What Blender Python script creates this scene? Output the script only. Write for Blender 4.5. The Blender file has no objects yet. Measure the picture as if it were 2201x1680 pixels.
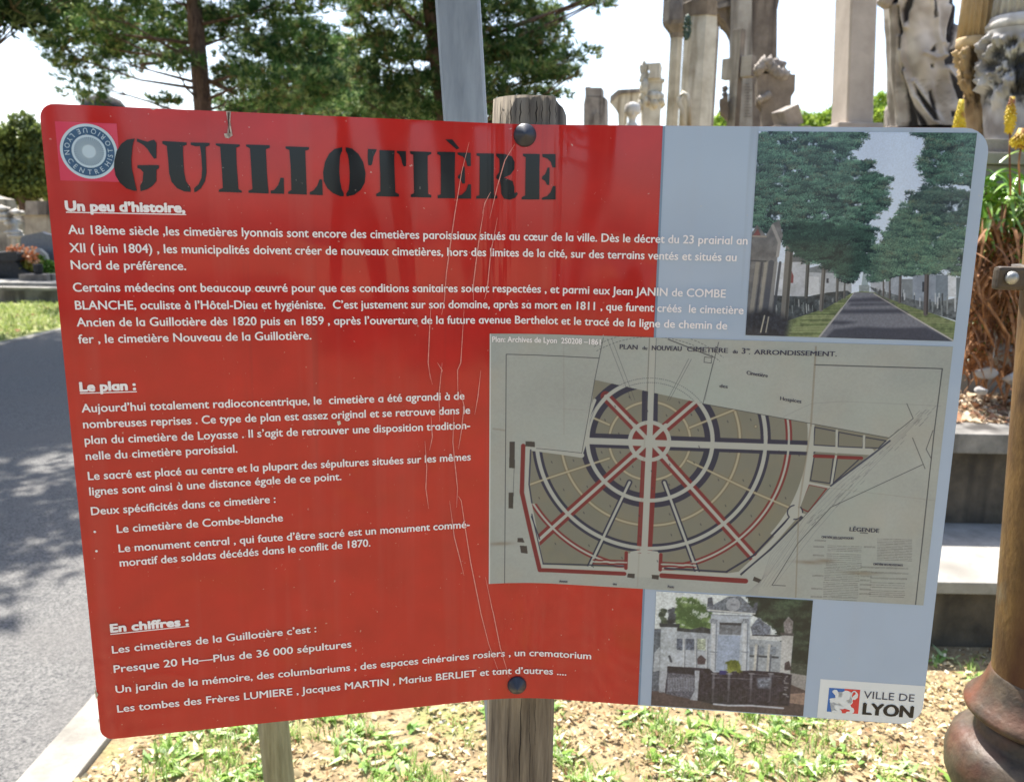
import bpy, bmesh, math, random
import numpy as np
from mathutils import Vector, Matrix
random.seed(7); RNG = np.random.default_rng(7)
sc = bpy.context.scene
C = sc.collection

# ------------------------------------------------------------------ camera
F, PITCH, ROLL, EYE = 1760.0, 0.2013, 0.0182, 1.5
CP, SP, CR, SR = math.cos(PITCH), math.sin(PITCH), math.cos(ROLL), math.sin(ROLL)
cam = bpy.data.cameras.new('camera'); camo = bpy.data.objects.new('camera', cam); C.objects.link(camo)
cam.sensor_width = 36; cam.lens = F / 2201 * 36; cam.clip_start = 0.02; cam.clip_end = 2000
_r, _u, _f = Vector((1, 0, 0)), Vector((0, SP, CP)), Vector((0, CP, -SP))
_x = CR * _r + SR * _u; _y = -SR * _r + CR * _u; _z = -_f
camo.matrix_world = Matrix(((_x.x, _y.x, _z.x, 0), (_x.y, _y.y, _z.y, 0), (_x.z, _y.z, _z.z, EYE), (0, 0, 0, 1)))
cam.dof.use_dof = True; cam.dof.focus_distance = 0.84; cam.dof.aperture_fstop = 11.0
sc.camera = camo
# ------------------------------------------------------------------ light
SUN_EL, SUN_AZ = math.radians(60), math.radians(-24)      # azimuth from +Y towards +X
world = bpy.data.worlds.new('World'); sc.world = world; world.use_nodes = True
wn = world.node_tree; bg = wn.nodes['Background']; sky = wn.nodes.new('ShaderNodeTexSky')
sky.sky_type = 'NISHITA'; sky.sun_disc = False; sky.sun_elevation = SUN_EL; sky.sun_rotation = SUN_AZ
sky.dust_density = 2.2; sky.air_density = 1.0; sky.ozone_density = 1.0
wn.links.new(sky.outputs[0], bg.inputs[0]); bg.inputs[1].default_value = 0.14
sl = bpy.data.lights.new('sun', 'SUN'); sl.energy = 5.0; sl.angle = math.radians(0.53); sl.color = (1, .955, .88)
so = bpy.data.objects.new('sun', sl); C.objects.link(so)
sd = Vector((math.sin(SUN_AZ) * math.cos(SUN_EL), math.cos(SUN_AZ) * math.cos(SUN_EL), math.sin(SUN_EL)))
so.rotation_euler = sd.to_track_quat('Z', 'Y').to_euler(); so.location = (0, 0, 30)
sc.view_settings.view_transform = 'Standard'; sc.view_settings.look = 'None'
sc.view_settings.exposure = 1.32; sc.view_settings.gamma = 1
sc.cycles.max_bounces = 6; sc.cycles.transparent_max_bounces = 4
sc.cycles.use_denoising = True

# ------------------------------------------------------------------ helpers
def lin(r, g, b):
    f = lambda c: (c / 255 / 12.92) if c / 255 <= .04045 else ((c / 255 + .055) / 1.055) ** 2.4
    return (f(r), f(g), f(b))
def ray(x, y):
    X, Y = x - 1100.5, y - 840.0
    a, b = CR * X + SR * Y, -SR * X + CR * Y
    return Vector((a, F * CP - b * SP, -F * SP - b * CP))
def at(x, y, Y):            # the point seen at (x, y) that lies Y metres in front
    d = ray(x, y); t = Y / d.y
    return Vector((d.x * t, Y, EYE + d.z * t))
def gnd(x, y, z=0.0):       # the point seen at (x, y) at height z
    d = ray(x, y); t = (z - EYE) / d.z
    return Vector((d.x * t, d.y * t, z))
def project(P):
    P = np.asarray(P, float); x, y, z = P[..., 0], P[..., 1], P[..., 2] - EYE
    d = y * CP - z * SP; u = y * SP + z * CP; X = F * x / d; Y = -F * u / d
    return 1100.5 + CR * X - SR * Y, 840 + SR * X + CR * Y

def nodes(m): m.use_nodes = True; return m.node_tree, m.node_tree.nodes['Principled BSDF']
def noise_mat(name, c1, c2, scale=8, rough=.85, detail=6, bump=0.0, bscale=None, stretch=(1, 1, 1), c3=None, s3=2.0, t3=(.5, .7), coat=0, spec=.5, metal=0, c4=None, stretch4=(6,6,.6)):
    m = bpy.data.materials.new(name); nt, p = nodes(m); N, L = nt.nodes, nt.links
    tc = N.new('ShaderNodeTexCoord'); mp = N.new('ShaderNodeMapping'); mp.inputs['Scale'].default_value = stretch
    L.new(tc.outputs['Object'], mp.inputs[0])
    n = N.new('ShaderNodeTexNoise'); n.inputs['Scale'].default_value = scale; n.inputs['Detail'].default_value = detail; n.inputs['Roughness'].default_value = .65
    L.new(mp.outputs[0], n.inputs[0])
    r = N.new('ShaderNodeValToRGB'); r.color_ramp.elements[0].position = .32; r.color_ramp.elements[1].position = .68
    r.color_ramp.elements[0].color = (*c1, 1); r.color_ramp.elements[1].color = (*c2, 1)
    L.new(n.outputs[0], r.inputs[0]); col = r.outputs[0]
    def over(col, c, s, t, st):
        mp2 = N.new('ShaderNodeMapping'); mp2.inputs['Scale'].default_value = st; L.new(tc.outputs['Object'], mp2.inputs[0])
        n3 = N.new('ShaderNodeTexNoise'); n3.inputs['Scale'].default_value = s; n3.inputs['Detail'].default_value = 5; L.new(mp2.outputs[0], n3.inputs[0])
        mr = N.new('ShaderNodeMapRange'); mr.inputs[1].default_value, mr.inputs[2].default_value = t; L.new(n3.outputs[0], mr.inputs[0])
        mx = N.new('ShaderNodeMix'); mx.data_type = 'RGBA'; L.new(mr.outputs[0], mx.inputs[0]); L.new(col, mx.inputs[6]); mx.inputs[7].default_value = (*c, 1)
        return mx.outputs[2]
    if c3: col = over(col, c3, s3, t3, stretch)
    if c4: col = over(col, c4, 1.0, (.52, .68), stretch4)
    L.new(col, p.inputs['Base Color']); p.inputs['Roughness'].default_value = rough
    p.inputs['Specular IOR Level'].default_value = spec; p.inputs['Metallic'].default_value = metal
    if coat: p.inputs['Coat Weight'].default_value = coat; p.inputs['Coat Roughness'].default_value = .08
    if bump:
        b = N.new('ShaderNodeBump'); b.inputs['Strength'].default_value = 1; b.inputs['Distance'].default_value = bump
        nb = N.new('ShaderNodeTexNoise'); nb.inputs['Scale'].default_value = bscale or scale * 3; nb.inputs['Detail'].default_value = 6
        L.new(mp.outputs[0], nb.inputs[0]); L.new(nb.outputs[0], b.inputs['Height']); L.new(b.outputs[0], p.inputs['Normal'])
    return m
def attr_mat(name, rough=.6, spec=.3, coat=0, trans=0):
    m = bpy.data.materials.new(name); nt, p = nodes(m); a = nt.nodes.new('ShaderNodeVertexColor'); a.layer_name = 'Col'
    nt.links.new(a.outputs[0], p.inputs['Base Color']); p.inputs['Roughness'].default_value = rough; p.inputs['Specular IOR Level'].default_value = spec
    if coat: p.inputs['Coat Weight'].default_value = coat; p.inputs['Coat Roughness'].default_value = COATR; p.inputs['Coat IOR'].default_value = 1.34
    if trans:
        t = nt.nodes.new('ShaderNodeBsdfTranslucent'); nt.links.new(a.outputs[0], t.inputs[0]); mx = nt.nodes.new('ShaderNodeMixShader')
        mx.inputs[0].default_value = trans; out = nt.nodes['Material Output']
        nt.links.new(p.outputs[0], mx.inputs[1]); nt.links.new(t.outputs[0], mx.inputs[2]); nt.links.new(mx.outputs[0], out.inputs[0])
    return m
COATR = .06

def tag(o, label=None, cat=None, group=None, kind=None):
    if label: o['label'] = label
    if cat: o['category'] = cat
    if group: o['group'] = group
    if kind: o['kind'] = kind
    return o
def empty(name, loc, label, cat, group=None):
    o = bpy.data.objects.new(name, None); C.objects.link(o); o.location = loc
    o.empty_display_size = .1
    return tag(o, label, cat, group)
def link(name, me, mats, parent=None, smooth=False):
    o = bpy.data.objects.new(name, me); C.objects.link(o)
    for m in (mats if isinstance(mats, (list, tuple)) else [mats]): me.materials.append(m)
    if parent is not None:
        o.parent = parent
        top = parent
        off = Vector(top.location)
        while top.parent: top = top.parent; off += Vector(top.location)
        for v in me.vertices: v.co -= off
    if smooth: me.polygons.foreach_set('use_smooth', [True] * len(me.polygons))
    return o
def npmesh(name, V, Fc, mats, parent=None, col=None, smooth=False, midx=None):
    """V (n,3); Fc (m,k) int array"""
    V = np.asarray(V, np.float32).copy(); Fc = np.asarray(Fc, np.int32)
    if parent is not None:
        top = parent; off = Vector(top.location)
        while top.parent: top = top.parent; off += Vector(top.location)
        V -= np.array(off, np.float32)
    me = bpy.data.meshes.new(name); m, k = Fc.shape
    me.vertices.add(len(V)); me.vertices.foreach_set('co', V.ravel())
    me.loops.add(m * k); me.loops.foreach_set('vertex_index', Fc.ravel())
    me.polygons.add(m); me.polygons.foreach_set('loop_start', np.arange(m, dtype=np.int32) * k)
    if midx is not None: me.polygons.foreach_set('material_index', np.asarray(midx, np.int32))
    if smooth: me.polygons.foreach_set('use_smooth', np.ones(m, bool))
    me.update(calc_edges=True)
    if col is not None:
        a = me.color_attributes.new('Col', 'FLOAT_COLOR', 'POINT'); c4 = np.ones((len(V), 4), np.float32); c4[:, :3] = col
        a.data.foreach_set('color', c4.ravel())
    o = bpy.data.objects.new(name, me); C.objects.link(o)
    for mt in (mats if isinstance(mats, (list, tuple)) else [mats]): me.materials.append(mt)
    if parent is not None: o.parent = parent
    return o

class MB:
    def __init__(s): s.bm = bmesh.new(); s.mi = 0
    def face(s, pts):
        f = s.bm.faces.new([s.bm.verts.new(p) for p in pts]); f.material_index = s.mi; return f
    def box(s, c, size, rz=0, bev=0, taper=1.0, rx=0, ry=0):
        g = bmesh.ops.create_cube(s.bm, size=1)['verts']
        for v in g:
            k = taper if v.co.z > 0 else 1.0
            v.co = Vector((v.co.x * size[0] * k, v.co.y * size[1] * k, v.co.z * size[2]))
        fs = {f for v in g for f in v.link_faces}
        if bev:
            es = list({e for v in g for e in v.link_edges})
            r = bmesh.ops.bevel(s.bm, geom=es, offset=bev, segments=2, affect='EDGES', profile=.6)
            g = list({v for f in r['faces'] for v in f.verts} | {v for f in fs if f.is_valid for v in f.verts})
            fs = {f for v in g for f in v.link_faces}
        M = Matrix.Translation(c) @ Matrix.Rotation(rz, 4, 'Z') @ Matrix.Rotation(ry, 4, 'Y') @ Matrix.Rotation(rx, 4, 'X')
        for v in g: v.co = M @ v.co
        for f in fs:
            if f.is_valid: f.material_index = s.mi
        return s
    def lathe(s, prof, origin=(0, 0, 0), seg=32, flutes=0, fd=0, axis=None, sq=0, noise=0):
        """prof: (r, z[, flute]) ; axis: optional end point for a leaning axis"""
        rings = []; o = Vector(origin)
        for pr in prof:
            r, z = pr[0], pr[1]; fl = pr[2] if len(pr) > 2 else 0
            ring = []
            for k in range(seg):
                a = 2 * math.pi * k / seg; rr = r
                if fl and flutes: rr = r - fd * abs(math.sin(a * flutes / 2)) ** .7 * fl
                if noise: rr *= 1 + noise * (random.random() - .5)
                ring.append(s.bm.verts.new((o.x + rr * math.cos(a), o.y + rr * math.sin(a), o.z + z)))
            rings.append(ring)
        for a, b in zip(rings, rings[1:]):
            for k in range(seg):
                f = s.bm.faces.new((a[k], a[(k + 1) % seg], b[(k + 1) % seg], b[k])); f.material_index = s.mi; f.smooth = True
        for ring, fl in ((rings[0], True), (rings[-1], False)):
            f = s.bm.faces.new(ring[::-1] if fl else ring); f.material_index = s.mi
        return s
    def tube(s, pts, rads, seg=8):
        rings = []; n = len(pts)
        if not isinstance(rads, (list, tuple)): rads = [rads] * n
        pts = [Vector(p) for p in pts]
        for i, p in enumerate(pts):
            t = (pts[min(i + 1, n - 1)] - pts[max(i - 1, 0)]).normalized()
            a = t.cross(Vector((0.31, .2, 1)) if abs(t.z) < .9 else Vector((1, .1, 0))).normalized(); b = t.cross(a)
            rings.append([s.bm.verts.new(p + (a * math.cos(2 * math.pi * k / seg) + b * math.sin(2 * math.pi * k / seg)) * rads[i]) for k in range(seg)])
        for a, b in zip(rings, rings[1:]):
            for k in range(seg):
                f = s.bm.faces.new((a[k], a[(k + 1) % seg], b[(k + 1) % seg], b[k])); f.material_index = s.mi; f.smooth = True
        s.bm.faces.new(rings[0][::-1]).material_index = s.mi; s.bm.faces.new(rings[-1]).material_index = s.mi
        return s
    def prism(s, outline, depth_vec):
        """closed outline (3D points) extruded by depth_vec"""
        a = [s.bm.verts.new(p) for p in outline]; b = [s.bm.verts.new(Vector(p) + Vector(depth_vec)) for p in outline]
        n = len(a)
        for f in (s.bm.faces.new(a), s.bm.faces.new(b[::-1])): f.material_index = s.mi
        for k in range(n): s.bm.faces.new((a[(k + 1) % n], a[k], b[k], b[(k + 1) % n])).material_index = s.mi
        return s
    def blob(s, c, r, sub=2, n=.25, sc=(1, 1, 1), seed=0):
        rr = random.Random(seed); g = bmesh.ops.create_icosphere(s.bm, subdivisions=sub, radius=1)['verts']
        ph = [rr.uniform(0, 6) for _ in range(6)]
        for v in g:
            q = v.co; k = 1 + n * (math.sin(q.x * 3 + ph[0]) * math.sin(q.y * 4 + ph[1]) + .6 * math.sin(q.z * 6 + ph[2]) * math.sin(q.x * 7 + ph[3])) + n * .25 * rr.uniform(-1, 1)
            v.co = Vector((c[0] + q.x * r * k * sc[0], c[1] + q.y * r * k * sc[1], c[2] + q.z * r * k * sc[2]))
        for f in {f for v in g for f in v.link_faces}: f.material_index = s.mi; f.smooth = True
        return s
    def build(s, name, mats, parent=None, recalc=True):
        if recalc: bmesh.ops.recalc_face_normals(s.bm, faces=s.bm.faces[:])
        me = bpy.data.meshes.new(name); s.bm.to_mesh(me); s.bm.free()
        return link(name, me, mats, parent)

# ------------------------------------------------------------------ setting: ground, road, kerb
M_soil = noise_mat('soil', lin(112, 94, 68), lin(166, 148, 112), 16, .95, 9, bump=.012, bscale=60, c3=lin(128, 136, 80), s3=3, t3=(.55, .7))
M_asph = noise_mat('asphalt', lin(56, 56, 58), lin(130, 128, 124), 110, .9, 4, bump=.006, bscale=160, c3=lin(104, 101, 98), s3=1.2)
M_conc = noise_mat('concrete', lin(130, 126, 118), lin(168, 163, 152), 14, .9, 8, bump=.003, bscale=80, c3=lin(100, 96, 88), s3=2.5)
M_lawn = noise_mat('lawn', lin(120, 130, 70), lin(168, 170, 110), 2.2, .95, 8, bump=.02, bscale=30, c3=lin(90, 76, 50), s3=1.3, t3=(.52, .62))
g = MB(); g.face([(-300, -300, 0), (300, -300, 0), (300, 600, 0), (-300, 600, 0)]); tag(g.build('ground', M_soil), kind='structure')

def sheet(name, x0, x1, y0, y1, z, m):
    g = MB(); g.face([(x0, y0, z), (x1, y0, z), (x1, y1, z), (x0, y1, z)]); return tag(g.build(name, m), kind='structure')
sheet('road', -6.0, -1.31, -60, 300, .004, M_asph)
sheet('far_road_edging', -6.14, -6.0, -60, 300, .008, M_conc)
sheet('lawn_strip', -8.75, -6.14, -60, 300, .006, M_lawn)
g = MB()
for k in range(-10, 60): g.box((-1.235 + .004 * math.sin(k * 7), .37 + k * .995, 0), (.15, .98, .04), bev=.006)
tag(g.build('road_edging', M_conc), kind='structure')

# ------------------------------------------------------------------ the bent information panel
FX, FY, ZT, AL, AR, WL, WR, TL, SL, H, BW = .0072, .8082, EYE + .0918, .2145, .0943, .4178, .4195, -.0059, .0086, .594, .04
def Pn(u, v, off=0.0):
    """panel sheet: u across from the fold, v up from the bottom edge, off towards the reader"""
    u = np.asarray(u, float); v = np.asarray(v, float)
    w = np.clip((u + BW) / (2 * BW), 0, 1); a = AL + (-AR - AL) * w
    # integral of the tangent (cos a, sin a), small angle bend
    x0, y0 = FX - BW * math.cos(AL), FY - BW * math.sin(AL)
    ul = np.minimum(u + BW, 0); ub = w * 2 * BW; ur = np.maximum(u - BW, 0)
    k = (-AR - AL) / (2 * BW)
    bx = (np.sin(AL + k * ub) - math.sin(AL)) / k; by = -(np.cos(AL + k * ub) - math.cos(AL)) / k
    x = x0 + ul * math.cos(AL) + bx + ur * math.cos(AR); y = y0 + ul * math.sin(AL) + by - ur * math.sin(AR)
    d = H - v
    return np.stack([x + SL * d + off * np.sin(a), y + TL * d - off * np.cos(a), ZT - d + 0 * x], -1)
def uv(x, y):
    """sheet coordinates of what stands at (x, y) in the picture"""
    x = np.asarray(x, float); y = np.asarray(y, float)
    u = (x - 1120) / 2200.; v = (1500 - y) / 2070.
    for _ in range(7):
        e = 1e-5; a, b = project(Pn(u, v)); a1, b1 = project(Pn(u + e, v)); a2, b2 = project(Pn(u, v + e))
        j11, j12, j21, j22 = (a1 - a) / e, (a2 - a) / e, (b1 - b) / e, (b2 - b) / e
        det = j11 * j22 - j12 * j21; rx, ry = x - a, y - b
        u = u + np.clip((j22 * rx - j12 * ry) / det, -.2, .2); v = v + np.clip((-j21 * rx + j11 * ry) / det, -.2, .2)
    return u, v
def uvl(pts):
    a, b = uv([p[0] for p in pts], [p[1] for p in pts]); return list(zip(a.tolist(), b.tolist()))
G = 1.12          # printed colour against what the shaded sheet shows
def ink(r, g, b, k=1.0): c = lin(r, g, b); return tuple(min(.9, max(0, x * k)) for x in c)
def print_mat(name, c, scale=30, amt=.06, coat=1, ior=1.34, buckle=.004):
    m = bpy.data.materials.new(name); nt, p = nodes(m); N, L = nt.nodes, nt.links
    tc = N.new('ShaderNodeTexCoord'); n = N.new('ShaderNodeTexNoise'); n.inputs['Scale'].default_value = scale; n.inputs['Detail'].default_value = 7
    L.new(tc.outputs['Object'], n.inputs[0]); hs = N.new('ShaderNodeHueSaturation'); mr = N.new('ShaderNodeMapRange')
    mr.inputs[1].default_value = .3; mr.inputs[2].default_value = .7; mr.inputs[3].default_value = 1 - amt; mr.inputs[4].default_value = 1 + amt
    L.new(n.outputs[0], mr.inputs[0]); L.new(mr.outputs[0], hs.inputs['Value']); hs.inputs['Color'].default_value = (*c, 1)
    # dust specks and faint vertical run marks on the print
    def grime_shade(col_, sc3, st3, t, c, fac):
        mq = N.new('ShaderNodeMapping'); mq.inputs['Scale'].default_value = st3; L.new(tc.outputs['Object'], mq.inputs[0]); nq = N.new('ShaderNodeTexNoise'); nq.inputs['Scale'].default_value = sc3; nq.inputs['Detail'].default_value = 3
        L.new(mq.outputs[0], nq.inputs[0]); mr_ = N.new('ShaderNodeMapRange'); mr_.inputs[1].default_value, mr_.inputs[2].default_value = t; mr_.inputs[4].default_value = fac; L.new(nq.outputs[0], mr_.inputs[0])
        mx = N.new('ShaderNodeMix'); mx.data_type = 'RGBA'; L.new(mr_.outputs[0], mx.inputs[0]); L.new(col_, mx.inputs[6]); mx.inputs[7].default_value = (*c, 1); return mx.outputs[2]
    cc_ = hs.outputs[0] if amt < .03 else grime_shade(hs.outputs[0], 260, (1, 1, 1), (.72, .77), (.6, .55, .5), .55)
    if name in ('red_print', 'blue_grey_print'): cc_ = grime_shade(cc_, 1.0, (55, 55, 2.2), (.52, .74), (.45, .36, .32), .045); cc_ = grime_shade(cc_, 1.0, (34, 34, 1.0), (.68, .71), (.05, .02, .02), .14)
    L.new(cc_, p.inputs['Base Color']); p.inputs['Roughness'].default_value = .5; p.inputs['Specular IOR Level'].default_value = .2
    p.inputs['Coat Weight'].default_value = coat; p.inputs['Coat IOR'].default_value = ior
    n2 = N.new('ShaderNodeTexNoise'); n2.inputs['Scale'].default_value = 7; n2.inputs['Detail'].default_value = 5; L.new(tc.outputs['Object'], n2.inputs[0])
    m2 = N.new('ShaderNodeMapRange'); m2.inputs[1].default_value = .4; m2.inputs[2].default_value = .65; m2.inputs[3].default_value = .03; m2.inputs[4].default_value = .16
    L.new(n2.outputs[0], m2.inputs[0]); L.new(m2.outputs[0], p.inputs['Coat Roughness'])
    # slight buckling of the thin sheet
    n3 = N.new('ShaderNodeTexNoise'); n3.inputs['Scale'].default_value = 5; n3.inputs['Detail'].default_value = 1; mp = N.new('ShaderNodeMapping'); mp.inputs['Scale'].default_value = (1.6, 1, .5)
    L.new(tc.outputs['Object'], mp.inputs[0]); L.new(mp.outputs[0], n3.inputs[0]); b = N.new('ShaderNodeBump'); b.inputs['Distance'].default_value = buckle; b.inputs['Strength'].default_value = 1
    L.new(n3.outputs[0], b.inputs['Height']); L.new(b.outputs[0], p.inputs['Coat Normal'])
    return m
M_red = print_mat('red_print', ink(183, 27, 23), ior=1.43, buckle=.006, amt=.09)
M_grey = print_mat('blue_grey_print', ink(166, 184, 208, 1.0), 12, .03)
M_gline = print_mat('strip_edge_print', ink(118, 140, 168))
M_black = print_mat('black_print', ink(8, 14, 24), coat=1)
M_white = print_mat('white_print', ink(242, 238, 242), amt=.02)
M_pale = print_mat('pale_print', ink(222, 228, 232), amt=.02)
M_pink = print_mat('pink_print', ink(208, 62, 92))
M_navy = print_mat('slate_print', ink(54, 90, 128))
M_lpale = print_mat('pale_blue_print', ink(186, 208, 224), amt=.03)
M_dark = print_mat('dark_ink', ink(58, 60, 82), coat=1)
M_blue = print_mat('blue_print', ink(52, 108, 186)); M_lred = print_mat('logo_red_print', ink(214, 62, 62))
M_scr = noise_mat('scratch', lin(206, 128, 122), lin(230, 170, 160), 300, .8)
M_alu = noise_mat('bare_aluminium', lin(150, 150, 148), lin(205, 205, 200), 60, .45, metal=.6)

NU = [-WL + .0, -.3, -.2, -.1] + [i * .005 for i in range(-8, 9)] + [.1, .2, .3, WR]
def art(name, polys, layer, mats, parent, midx=None, cut=True):
    """flat printed shapes in sheet coordinates, laid on the bent sheet"""
    bm = bmesh.new()
    for i, pl in enumerate(polys):
        try:
            f = bm.faces.new([bm.verts.new((a, b, 0)) for a, b in pl]); f.material_index = midx[i] if midx else 0
        except ValueError: pass
    if cut:
        big = [f for f in bm.faces if len(f.verts) > 4]
        if big: bmesh.ops.triangulate(bm, faces=big)
        lo, hi = min(v.co.x for v in bm.verts), max(v.co.x for v in bm.verts)
        for u in [i * .004 for i in range(-10, 11)]:
            if lo < u < hi: bmesh.ops.bisect_plane(bm, geom=bm.verts[:] + bm.edges[:] + bm.faces[:], plane_co=(u, 0, 0), plane_no=(1, 0, 0))
    V = np.array([v.co[:] for v in bm.verts]); W = Pn(V[:, 0], V[:, 1], layer * .0002)
    for v, w in zip(bm.verts, W): v.co = w
    for f in bm.faces:
        f.normal_update()
        if f.normal.y > 0: f.normal_flip()
    me = bpy.data.meshes.new(name); bm.to_mesh(me); bm.free()
    return link(name, me, mats, parent)

board = empty('information_board', (.02, .86, 0), 'red and grey information board in French on a round wooden post, bent at the middle', 'information board')
# sheet body with rounded corners
def rounded_outline():
    R = .022; o = []
    for cx, cy, a0 in ((WR - R, R, -90), (WR - R, H - R, 0), (-WL + R, H - R, 90), (-WL + R, R, 180)):
        for k in range(7):
            a = math.radians(a0 + 15 * k); o.append((cx + R * math.cos(a), cy + R * math.sin(a)))
    return o
ro = rounded_outline()
# small bites out of the left edge and the upper edge
bites = [(-.4178, .062), (-.4178, .036), (-.243, .594), (-.30, .594)]
us = sorted(set([-WL, -WL + .012] + [round(-WL + .012 * (1 - math.cos(math.radians(15 * k))), 5) for k in range(7)] + [i * .004 for i in range(-10, 11)] + [-.3, -.2, -.1, .1, .2, .3] + [round(WR - .022 * (1 - math.cos(math.radians(15 * k))), 5) for k in range(7)] + [WR] + [round(x, 5) for x in np.arange(-.41, .4, .017)]))
def vrange(u):
    R = .012; d = 0
    if u < -WL + R: q = (-WL + R) - u; d = R - math.sqrt(max(0, R * R - q * q))
    R = .022
    if u > WR - R: q = u - (WR - R); d = R - math.sqrt(max(0, R * R - q * q))
    return d, H - d
bm = bmesh.new(); cols = []
for u in us:
    a, b = vrange(u); vs = np.linspace(a, b, 9)
    j = (.0006 * math.sin(u * 331) + .0004 * math.sin(u * 797)) if abs(u + .0) < .39 else 0
    cols.append((u, vs))
F1 = [[bm.verts.new(Pn(u, v, 0)) for v in vs] for u, vs in cols]
F2 = [[bm.verts.new(Pn(u, v, -.003)) for v in vs] for u, vs in cols]
n = len(cols)
for i in range(n - 1):
    for j in range(8):
        f = bm.faces.new((F1[i][j], F1[i + 1][j], F1[i + 1][j + 1], F1[i][j + 1])); f.material_index = 0
        f = bm.faces.new((F2[i][j], F2[i][j + 1], F2[i + 1][j + 1], F2[i + 1][j])); f.material_index = 1
    for j in (0, 8):
        a, b, c, d = F1[i][j], F1[i + 1][j], F2[i + 1][j], F2[i][j]
        f = bm.faces.new((a, d, c, b) if j == 0 else (a, b, c, d)); f.material_index = 1
for i in (0, n - 1):
    for j in range(8):
        a, b, c, d = F1[i][j], F1[i][j + 1], F2[i][j + 1], F2[i][j]
        f = bm.faces.new((a, b, c, d) if i == 0 else (a, d, c, b)); f.material_index = 1
bmesh.ops.remove_doubles(bm, verts=bm.verts[:], dist=1e-6)
me = bpy.data.meshes.new('panel'); bm.to_mesh(me); bm.free()
panel = link('panel', me, [M_red, M_alu], board)

def rectuv(p, q): return [(p[0], p[1]), (q[0], p[1]), (q[0], q[1]), (p[0], q[1])]
# grey strip, its bottom and top, clear of map and photos that lie on it
su0, sv0 = uv(1425, 270); su1, sv1 = uv(1371, 1513); s_u = float((su0 + su1) / 2)
def inner(u0, u1):
    o = []
    for u in np.linspace(u0, u1, 9)[:-1]: o.append(u)
    o += [WR - .022 * (1 - math.sin(math.radians(a))) - .0 for a in (0, 15, 30, 45, 60, 75, 88)]
    o = sorted(set(o)); e = .0001
    return [(u, vrange(u)[0] + e) for u in o] + [(u, vrange(u)[1] - e) for u in o[::-1]]
art('grey_strip', [inner(s_u, WR)], 1, M_grey, panel)
art('strip_edge_line', [rectuv((s_u, .001), (s_u + .0022, H - .001))], 2, M_gline, panel)

# --- title letters, stencil cut -------------------------------------------------
T1 = ["845,873 800,880 765,905 735,950 720,1010 718,1050 728,1105 755,1150 795,1185 840,1200 862,1200 850,1150 842,1110 830,1060 828,1000 832,950 838,905 848,875",
"862,873 900,885 930,893 950,885 970,880 985,900 985,995 970,1000 945,965 930,940 905,915 880,900 862,892",
"865,1040 1000,1040 1000,1058 985,1070 985,1140 960,1170 925,1192 885,1203 882,1170 898,1140 903,1085 885,1065 865,1058",
"1022,888 1175,897 1175,912 1152,920 1152,960 1158,1080 1170,1140 1198,1180 1200,1208 1160,1205 1115,1185 1080,1145 1065,1090 1058,1000 1050,920 1022,905",
"1200,897 1318,900 1320,915 1293,925 1297,1000 1300,1090 1290,1140 1265,1185 1235,1207 1222,1210 1222,1185 1250,1160 1268,1120 1272,1060 1265,960 1258,920 1232,922 1200,912",
"1358,903 1508,910 1508,922 1485,930 1490,1050 1500,1190 1520,1200 1522,1212 1375,1207 1378,1195 1402,1183 1395,1050 1385,925 1358,915",
"1548,910 1697,915 1697,930 1672,940 1680,1100 1690,1218 1563,1213 1563,1200 1588,1190 1580,1050 1573,935 1548,922",
"1703,1218 1787,1220 1785,1120 1765,1118 1750,1165 1725,1195 1703,1200",
"1796,922 1943,927 1943,942 1920,950 1925,1100 1930,1225 1813,1220 1812,1208 1833,1195 1828,1050 1820,945 1796,935",
"1948,1225 2030,1228 2026,1130 2010,1128 1995,1170 1970,1200 1948,1208"]
T2 = ["108,927 60,938 25,970 0,1020 -12,1085 -8,1140 15,1185 50,1215 95,1235 118,1235 118,1215 105,1190 95,1140 90,1080 92,1020 95,980 108,950",
"130,927 170,935 210,970 240,1020 255,1090 250,1150 225,1195 185,1225 135,1237 133,1218 148,1195 155,1140 155,1080 150,1010 142,970 130,950",
"270,938 325,940 322,950 305,985 297,1030 290,1042 272,1040 268,990",
"342,945 438,948 435,1000 438,1100 442,1210 465,1222 465,1238 322,1235 322,1220 348,1205 347,1100 343,1000",
"452,950 508,952 510,1045 495,1048 485,1030 478,995 465,970 452,962",
"535,952 668,957 668,970 645,980 645,1100 648,1220 668,1228 668,1243 538,1240 540,1225 560,1215 558,1100 555,975 535,967",
"705,955 818,958 815,1100 817,1248 708,1247 708,1230 728,1222 728,1100 725,980 705,970",
"832,960 915,962 917,1045 895,1047 885,1010 865,985 835,975", "835,1108 855,1090 865,1050 878,1048 880,1155 862,1155 853,1130 835,1122",
"832,1250 918,1250 917,1160 900,1160 885,1200 860,1225 832,1232", "755,878 800,878 845,935 825,940",
"952,965 1062,967 1060,1100 1062,1225 1083,1232 1083,1250 950,1250 950,1235 970,1228 972,1100 972,985 952,980",
"1075,967 1130,970 1175,985 1192,1020 1190,1065 1165,1100 1125,1118 1180,1140 1190,1180 1190,1215 1205,1210 1213,1220 1195,1245 1160,1257 1125,1250 1108,1220 1105,1170 1098,1135 1075,1122 1078,1105 1095,1085 1098,1040 1095,1000 1078,985",
"1245,968 1350,970 1348,1100 1348,1255 1235,1255 1238,1240 1258,1230 1260,1100 1262,990 1245,982",
"1365,970 1450,970 1450,1055 1430,1053 1420,1020 1398,998 1368,988", "1365,1113 1385,1095 1400,1055 1413,1055 1410,1165 1395,1163 1385,1140 1365,1128",
"1363,1257 1450,1255 1450,1170 1433,1172 1418,1210 1395,1235 1363,1245"]
def parse(s, f): return [f(*map(float, q.split(','))) for q in s.split()]
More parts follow.
